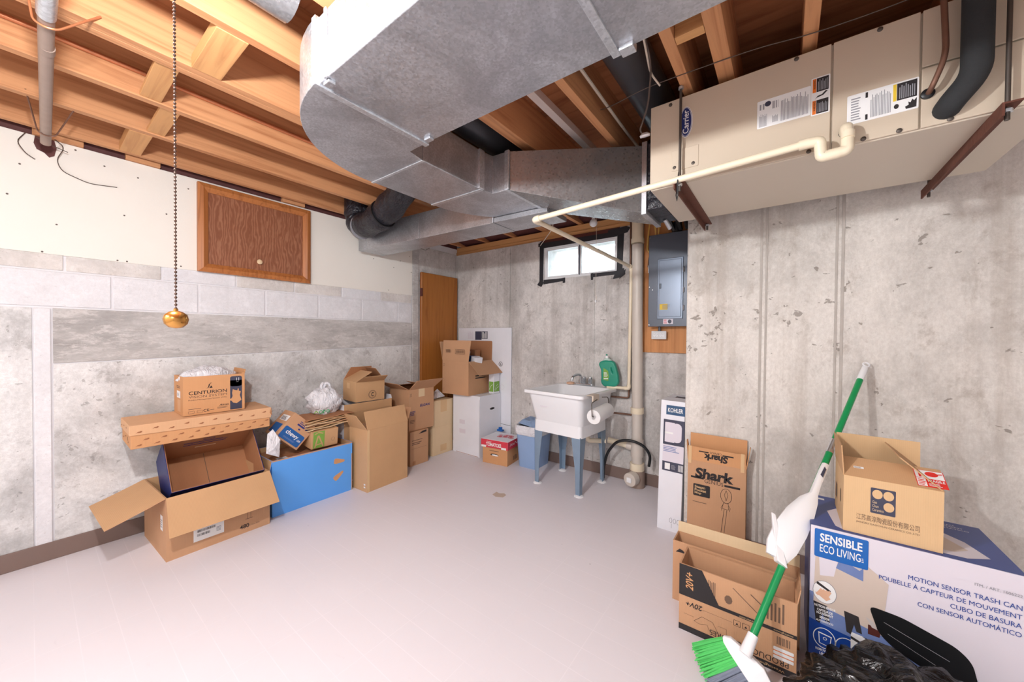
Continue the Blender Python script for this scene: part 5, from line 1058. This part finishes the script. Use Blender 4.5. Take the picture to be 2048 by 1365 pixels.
p.ring(fr, .046, .122, .032, .0028, 'paper', .0012, 28, .038); p.line(fr, [(.028, .140), (.068, .135)], .004, 'paper', .0014); p.line(fr, [(.030, .138), (.032, .100), (.062, .096), (.066, .134)], .0025, 'paper', .0014); p.ring(fr, .048, .122, .005, .002, 'paper', .0014, 12); p.ring(fr, .110, .115, .032, .0028, 'paper', .0012, 28, .038)
for i, s_ in enumerate(('REMOVABLE', 'LINER', 'SEAU', 'AMOVIBLE', 'FORRO', 'EXTRAÍBLE')): wd = (.050, .026, .024, .042, .030, .044)[i]; p.text(fr, s_, .046-wd/2, (.070, .056, .042, .030, .016, .004)[i], wd, .0095, 'paper', .0014, .03)
# printed picture of the open trash can
p.poly(fr, [(.120, .185), (.150, .183), (.43, .085), (.46, .075), (.46, .0), (.12, .0)], 'white', .0006); p.poly(fr, [(.120, .170), (.30, .105), (.30, .098), (.120, .160)], 'ink', .0008)
p.poly(fr, [(.15, .182), (.19, .178), (.42, .095), (.40, .088), (.35, .095)], 'black_plastic', .0010)
p.poly(fr, soft([(.165, .305), (.25, .299), (.375, .258), (.408, .225), (.434, .100), (.400, .108), (.235, .178), (.193, .215)], .022), 'black_plastic', .0012); p.line(fr, [(.205, .262), (.36, .205)], .0016, 'grey_ink', .0016); p.line(fr, [(.215, .225), (.33, .175)], .0012, 'grey_ink', .0016); p.poly(fr, [(.158, .26), (.178, .25), (.19, .225), (.175, .228)], 'photo_grey', .0011)
p.line(fr, [(.23, .165), (.29, .145)], .003, 'paper', .0016); p.line(fr, [(.40, .045), (.46, .040)], .002, 'photo_grey', .001)
p.build('front_print', 'eco_blue', b)
p = MB(); fr = topf(b, *D); p.rect(fr, 0, 0, D[0], D[1], 'eco_navy', .0002); p.poly(fr, [(.075, .04), (.10, .02), (.40, .03), (.46, .07), (.43, .17), (.39, .22), (.10, .24), (.06, .18)], 'photo_lilac', .0008); p.poly(fr, [(.11, .05), (.38, .06), (.42, .10), (.37, .20), (.12, .21)], 'photo_tan', .0012); p.rect(fr, .03, .30, .03, .02, 'paper', .0012)
p.text(fr, 'TRASH CAN', .36, .315, .08, .010, 'paper', .0012); p.text(fr, 'MOUVEMENT', .36, .298, .10, .010, 'paper', .0012); p.text(fr, 'AUTOMÁTICO', .36, .280, .11, .012, 'paper', .0012); p.build('top_print', 'eco_navy', b)
p = MB(); p.rect(left(b, *D), 0, 0, D[1], D[2], 'eco_navy', .0002); p.build('side_print', 'eco_navy', b)
# ---- ceramics carton on top
D = (.250, .27, .208)
b = carton('ceramics_carton', 'tan Gao Chun Ceramics carton with FRAGILE sticker on the trash can carton', (.186, 1.840, .549), 0, *D, 'card_pale', 'card_tan')
f1, rows = flap(b, D, 'f', .105, -62, 'card_tan', .0, -.012, 'card_tan'); flap(b, D, 'b', .105, 3, 'card_pale', .0, .0, 'card_pale'); flap(b, D, 'l', .11, 4, 'card_tan', .02, .0, 'card_tan'); flap(b, D, 'r', .14, -48, 'card_tan', .01, .02, 'card')
p = MB(); fr = front(b, *D); p.rect(fr, .073, .088, .064, .092, 'slate', 0, .003); p.disc(fr, .0905, .158, .0135, .0165, 'card_pale', .0005); p.disc(fr, .119, .158, .0135, .0165, 'card_pale', .0005); p.disc(fr, .120, .118, .0135, .0165, 'card_pale', .0005)
for i, (s_, wd) in enumerate((('Gao', .012), ('Chun', .016), ('Ceramics', .029))): p.text(fr, s_, .078, .124-.014*i, wd, .010, 'card_light', .0006)
p.text(fr, '江苏高淳陶瓷股份有限公司', .036, .054, .160, .022, 'ink_soft', 0, .0); p.text(fr, 'JIANGSU GAOCHUN CERAMICS CO.,LTD', .036, .040, .160, .008, 'ink_soft'); p.build('front_print', 'slate', b)
p = MB(); a_, b_ = rows[0], rows[3]; u = (b_[0]-a_[0]).normalized(); fr = Fr(a_[0]-V((0, 0, 0)), (1, 0, 0), u, .0006)
if fr.n.z < 0: fr.n = -fr.n
fr.k = .0045
p.rect(fr, .190, .010, .072, .080, 'sticker_red'); p.rect(fr, .192, .050, .068, .038, 'paper', .0005); p.disc(fr, .232, .072, .016, .012, 'sticker_red', .001); p.line(fr, [(.245, .074), (.258, .078)], .004, 'sticker_red', .001); p.rect(fr, .200, .054, .006, .03, 'sticker_red', .001); p.rect(fr, .192, .012, .022, .036, 'paper', .0005); p.bars(fr, .194, .014, .018, .03, 4, 'sticker_red', .001)
p.text(Fr(fr(.258, .012, 0), (0, u.y, u.z), (-1, 0, 0), 0), 'FRAGILE', 0, 0, .040, .010, 'paper', 0, .02) if False else p.text(fr, 'FRAGILE', .218, .034, .040, .012, 'paper', .001, .02); p.bars(fr, .218, .014, .036, .016, 3, 'paper', .001); p.rect(fr, .030, .045, .028, .010, 'paper'); p.bars(fr, .032, .046, .022, .007, 2, 'ink_soft', .0005); p.build('fragile_sticker', 'sticker_red', f1)
p = MB(); fr = left(b, *D); p.rect(fr, .03, .05, .05, .06, 'ink_soft'); p.rect(fr, .18, .08, .02, .05, 'ink_soft'); p.build('side_print', 'ink_soft', b)
# ================================================================== BROOM
A, Bp = V((-.083, 1.55, .176)), V((.322, 2.462, 1.145)); dv = (Bp-A); Lb = dv.length; d = dv.normalized()
br = thing('broom', 'green handled angle broom leaning on the right wall', 'broom', (-.12, 1.53, 0))
def at(t): return A + dv*t
MB().cyl(at(0), at(.615), .0125, n=18).build('lower_pole', 'broom_green', br, world=True, smooth=True)
MB().cyl(at(.610), at(.662), .0135, n=18).build('joint_sleeve', 'chrome', br, world=True, smooth=True)
MB().cyl(at(.655), at(.93), .0122, n=18).build('upper_pole', 'broom_green', br, world=True, smooth=True)
s0 = d.cross(V((0, 1, 0))).normalized()
m = MB(); m.tube([at(.925), at(.96), at(.985)], [.0135, .0135, .012], 16); vs_ = arc(at(.998), .0115, 0, 360, 14, d, s0); m.tube(vs_, .0045, 8); m.build('hanging_cap', 'white_plastic', br, world=True, smooth=True)
H1, H2 = V((-.158, 1.545, .150)), V((-.030, 1.50, -.0)) 
H2 = V((-.045, 1.525, .030))
hd = (H2-H1).normalized(); dn = V((-.52, -.25, -.82)).normalized(); dn = (dn - hd*dn.dot(hd)).normalized(); nn = hd.cross(dn).normalized()
m = MB(); up_ = -dn
m.loft([[H1 + hd*(x) + up_*(u0) + nn*w0, H1 + hd*x + up_*u1 + nn*w0*.7, H1 + hd*x + up_*u1 - nn*w0*.7, H1 + hd*x + up_*u0 - nn*w0] for x, u0, u1, w0 in ((-.012, -.004, .004, .008), (.0, -.010, .022, .016), (.03, -.012, .034, .018), (.075, -.012, .050, .020), (.11, -.012, .060, .020), (.16, -.012, .050, .018), (.19, -.010, .025, .012))])
m.build('broom_head', 'white_plastic', br, world=True, bevel=.004)
MB().cyl(A - d*.045, A + d*.028, .020, .0165, n=16).build('socket', 'white_plastic', br, world=True, smooth=True)
MB().prism([H1+hd*.035+up_*.008+nn*.0185, H1+hd*.050+up_*.008+nn*.0185, H1+hd*.065+up_*.026+nn*.0165, H1+hd*.045+up_*.026+nn*.0165], nn*.002).build('head_slot', 'slate', br, world=True)
for nm, mt, x0, x1, cnt in (('green_bristles', 'bristle_green', -.008, .078, 80), ('grey_bristles', 'bristle_grey', .075, .185, 100)):
    m = MB()
    for i in range(cnt):
        x = x0 + (x1-x0)*(i+.5)/cnt; j = random.uniform(-.012, .012); q = H1 + hd*x - up_*.008 + nn*j
        ang = (x-.10)*2.2; e = dn + hd*ang*.75 + nn*j*9; Lq = .105 + .03*math.sin((x+.02)*16) + random.uniform(-.008, .008)
        if (q + e*Lq).z < .004: Lq = max(.012, (q.z-.004)/max(1e-3, -e.z))
        m.tube([q, q + e*Lq*.5, q + e*Lq + nn*random.uniform(-.006, .006)], [.0030, .0034, .0022], 5)
    m.build(nm, mt, br, world=True, stuff=True)
# dustpan clipped on the pole
vw = V((.05, -1.0, 0.0)); fwd = (vw - d*vw.dot(d)).normalized(); sd_ = d.cross(fwd).normalized()
if sd_.x > 0: sd_ = -sd_     # points to image left
dp = thing('dustpan', 'white plastic dustpan clipped onto the green broom handle', 'dustpan', tuple(at(.22)))
def P3(t, s, f): return at(t) + sd_*s + fwd*f
prof = [(.225, -.006, .060, .026), (.26, -.022, .075, .034), (.32, -.030, .074, .036), (.38, -.030, .058, .034), (.43, -.024, .034, .028), (.455, -.016, .012, .022), (.49, -.013, .012, .020), (.54, -.014, .012, .019), (.565, -.012, .011, .018)]
m = MB(); rings = []
for t, s0_, s1_, f in prof:
    rings.append([P3(t, s0_, -.002), P3(t, s0_*.96, f*.75), P3(t, s0_*.4+s1_*.1, f), P3(t, s1_*.62, f*.9), P3(t, s1_, f*.30), P3(t, s1_, -.004)])
m.loft(rings); m.build('pan', 'white_plastic', dp, world=True, smooth=True)
m = MB(); m.hexa([P3(.215, -.012, .004), P3(.215, .030, .004), P3(.335, .098, .004), P3(.335, .080, .004)], [P3(.212, -.010, .036), P3(.216, .026, .036), P3(.335, .100, .016), P3(.335, .085, .016)]); m.build('lip', 'white_plastic', dp, world=True, bevel=.003)
MB().prism([P3(.515, -.006, .0195), P3(.545, -.006, .0195), P3(.550, .002, .0195), P3(.520, .004, .0195)], fwd*.002).build('hang_hole', 'slate', dp, world=True)
# ================================================================== TRASH BAG
tb = blob('trash_bag', (.315, 1.53, .120), (.285, .22, .165), 'black_bag', None, .26, 1.9, 110, 11, .004, .42); tag(single(tb, (.30, 1.53, 0)), 'crumpled glossy black trash bag in front of the trash can carton', 'bag')
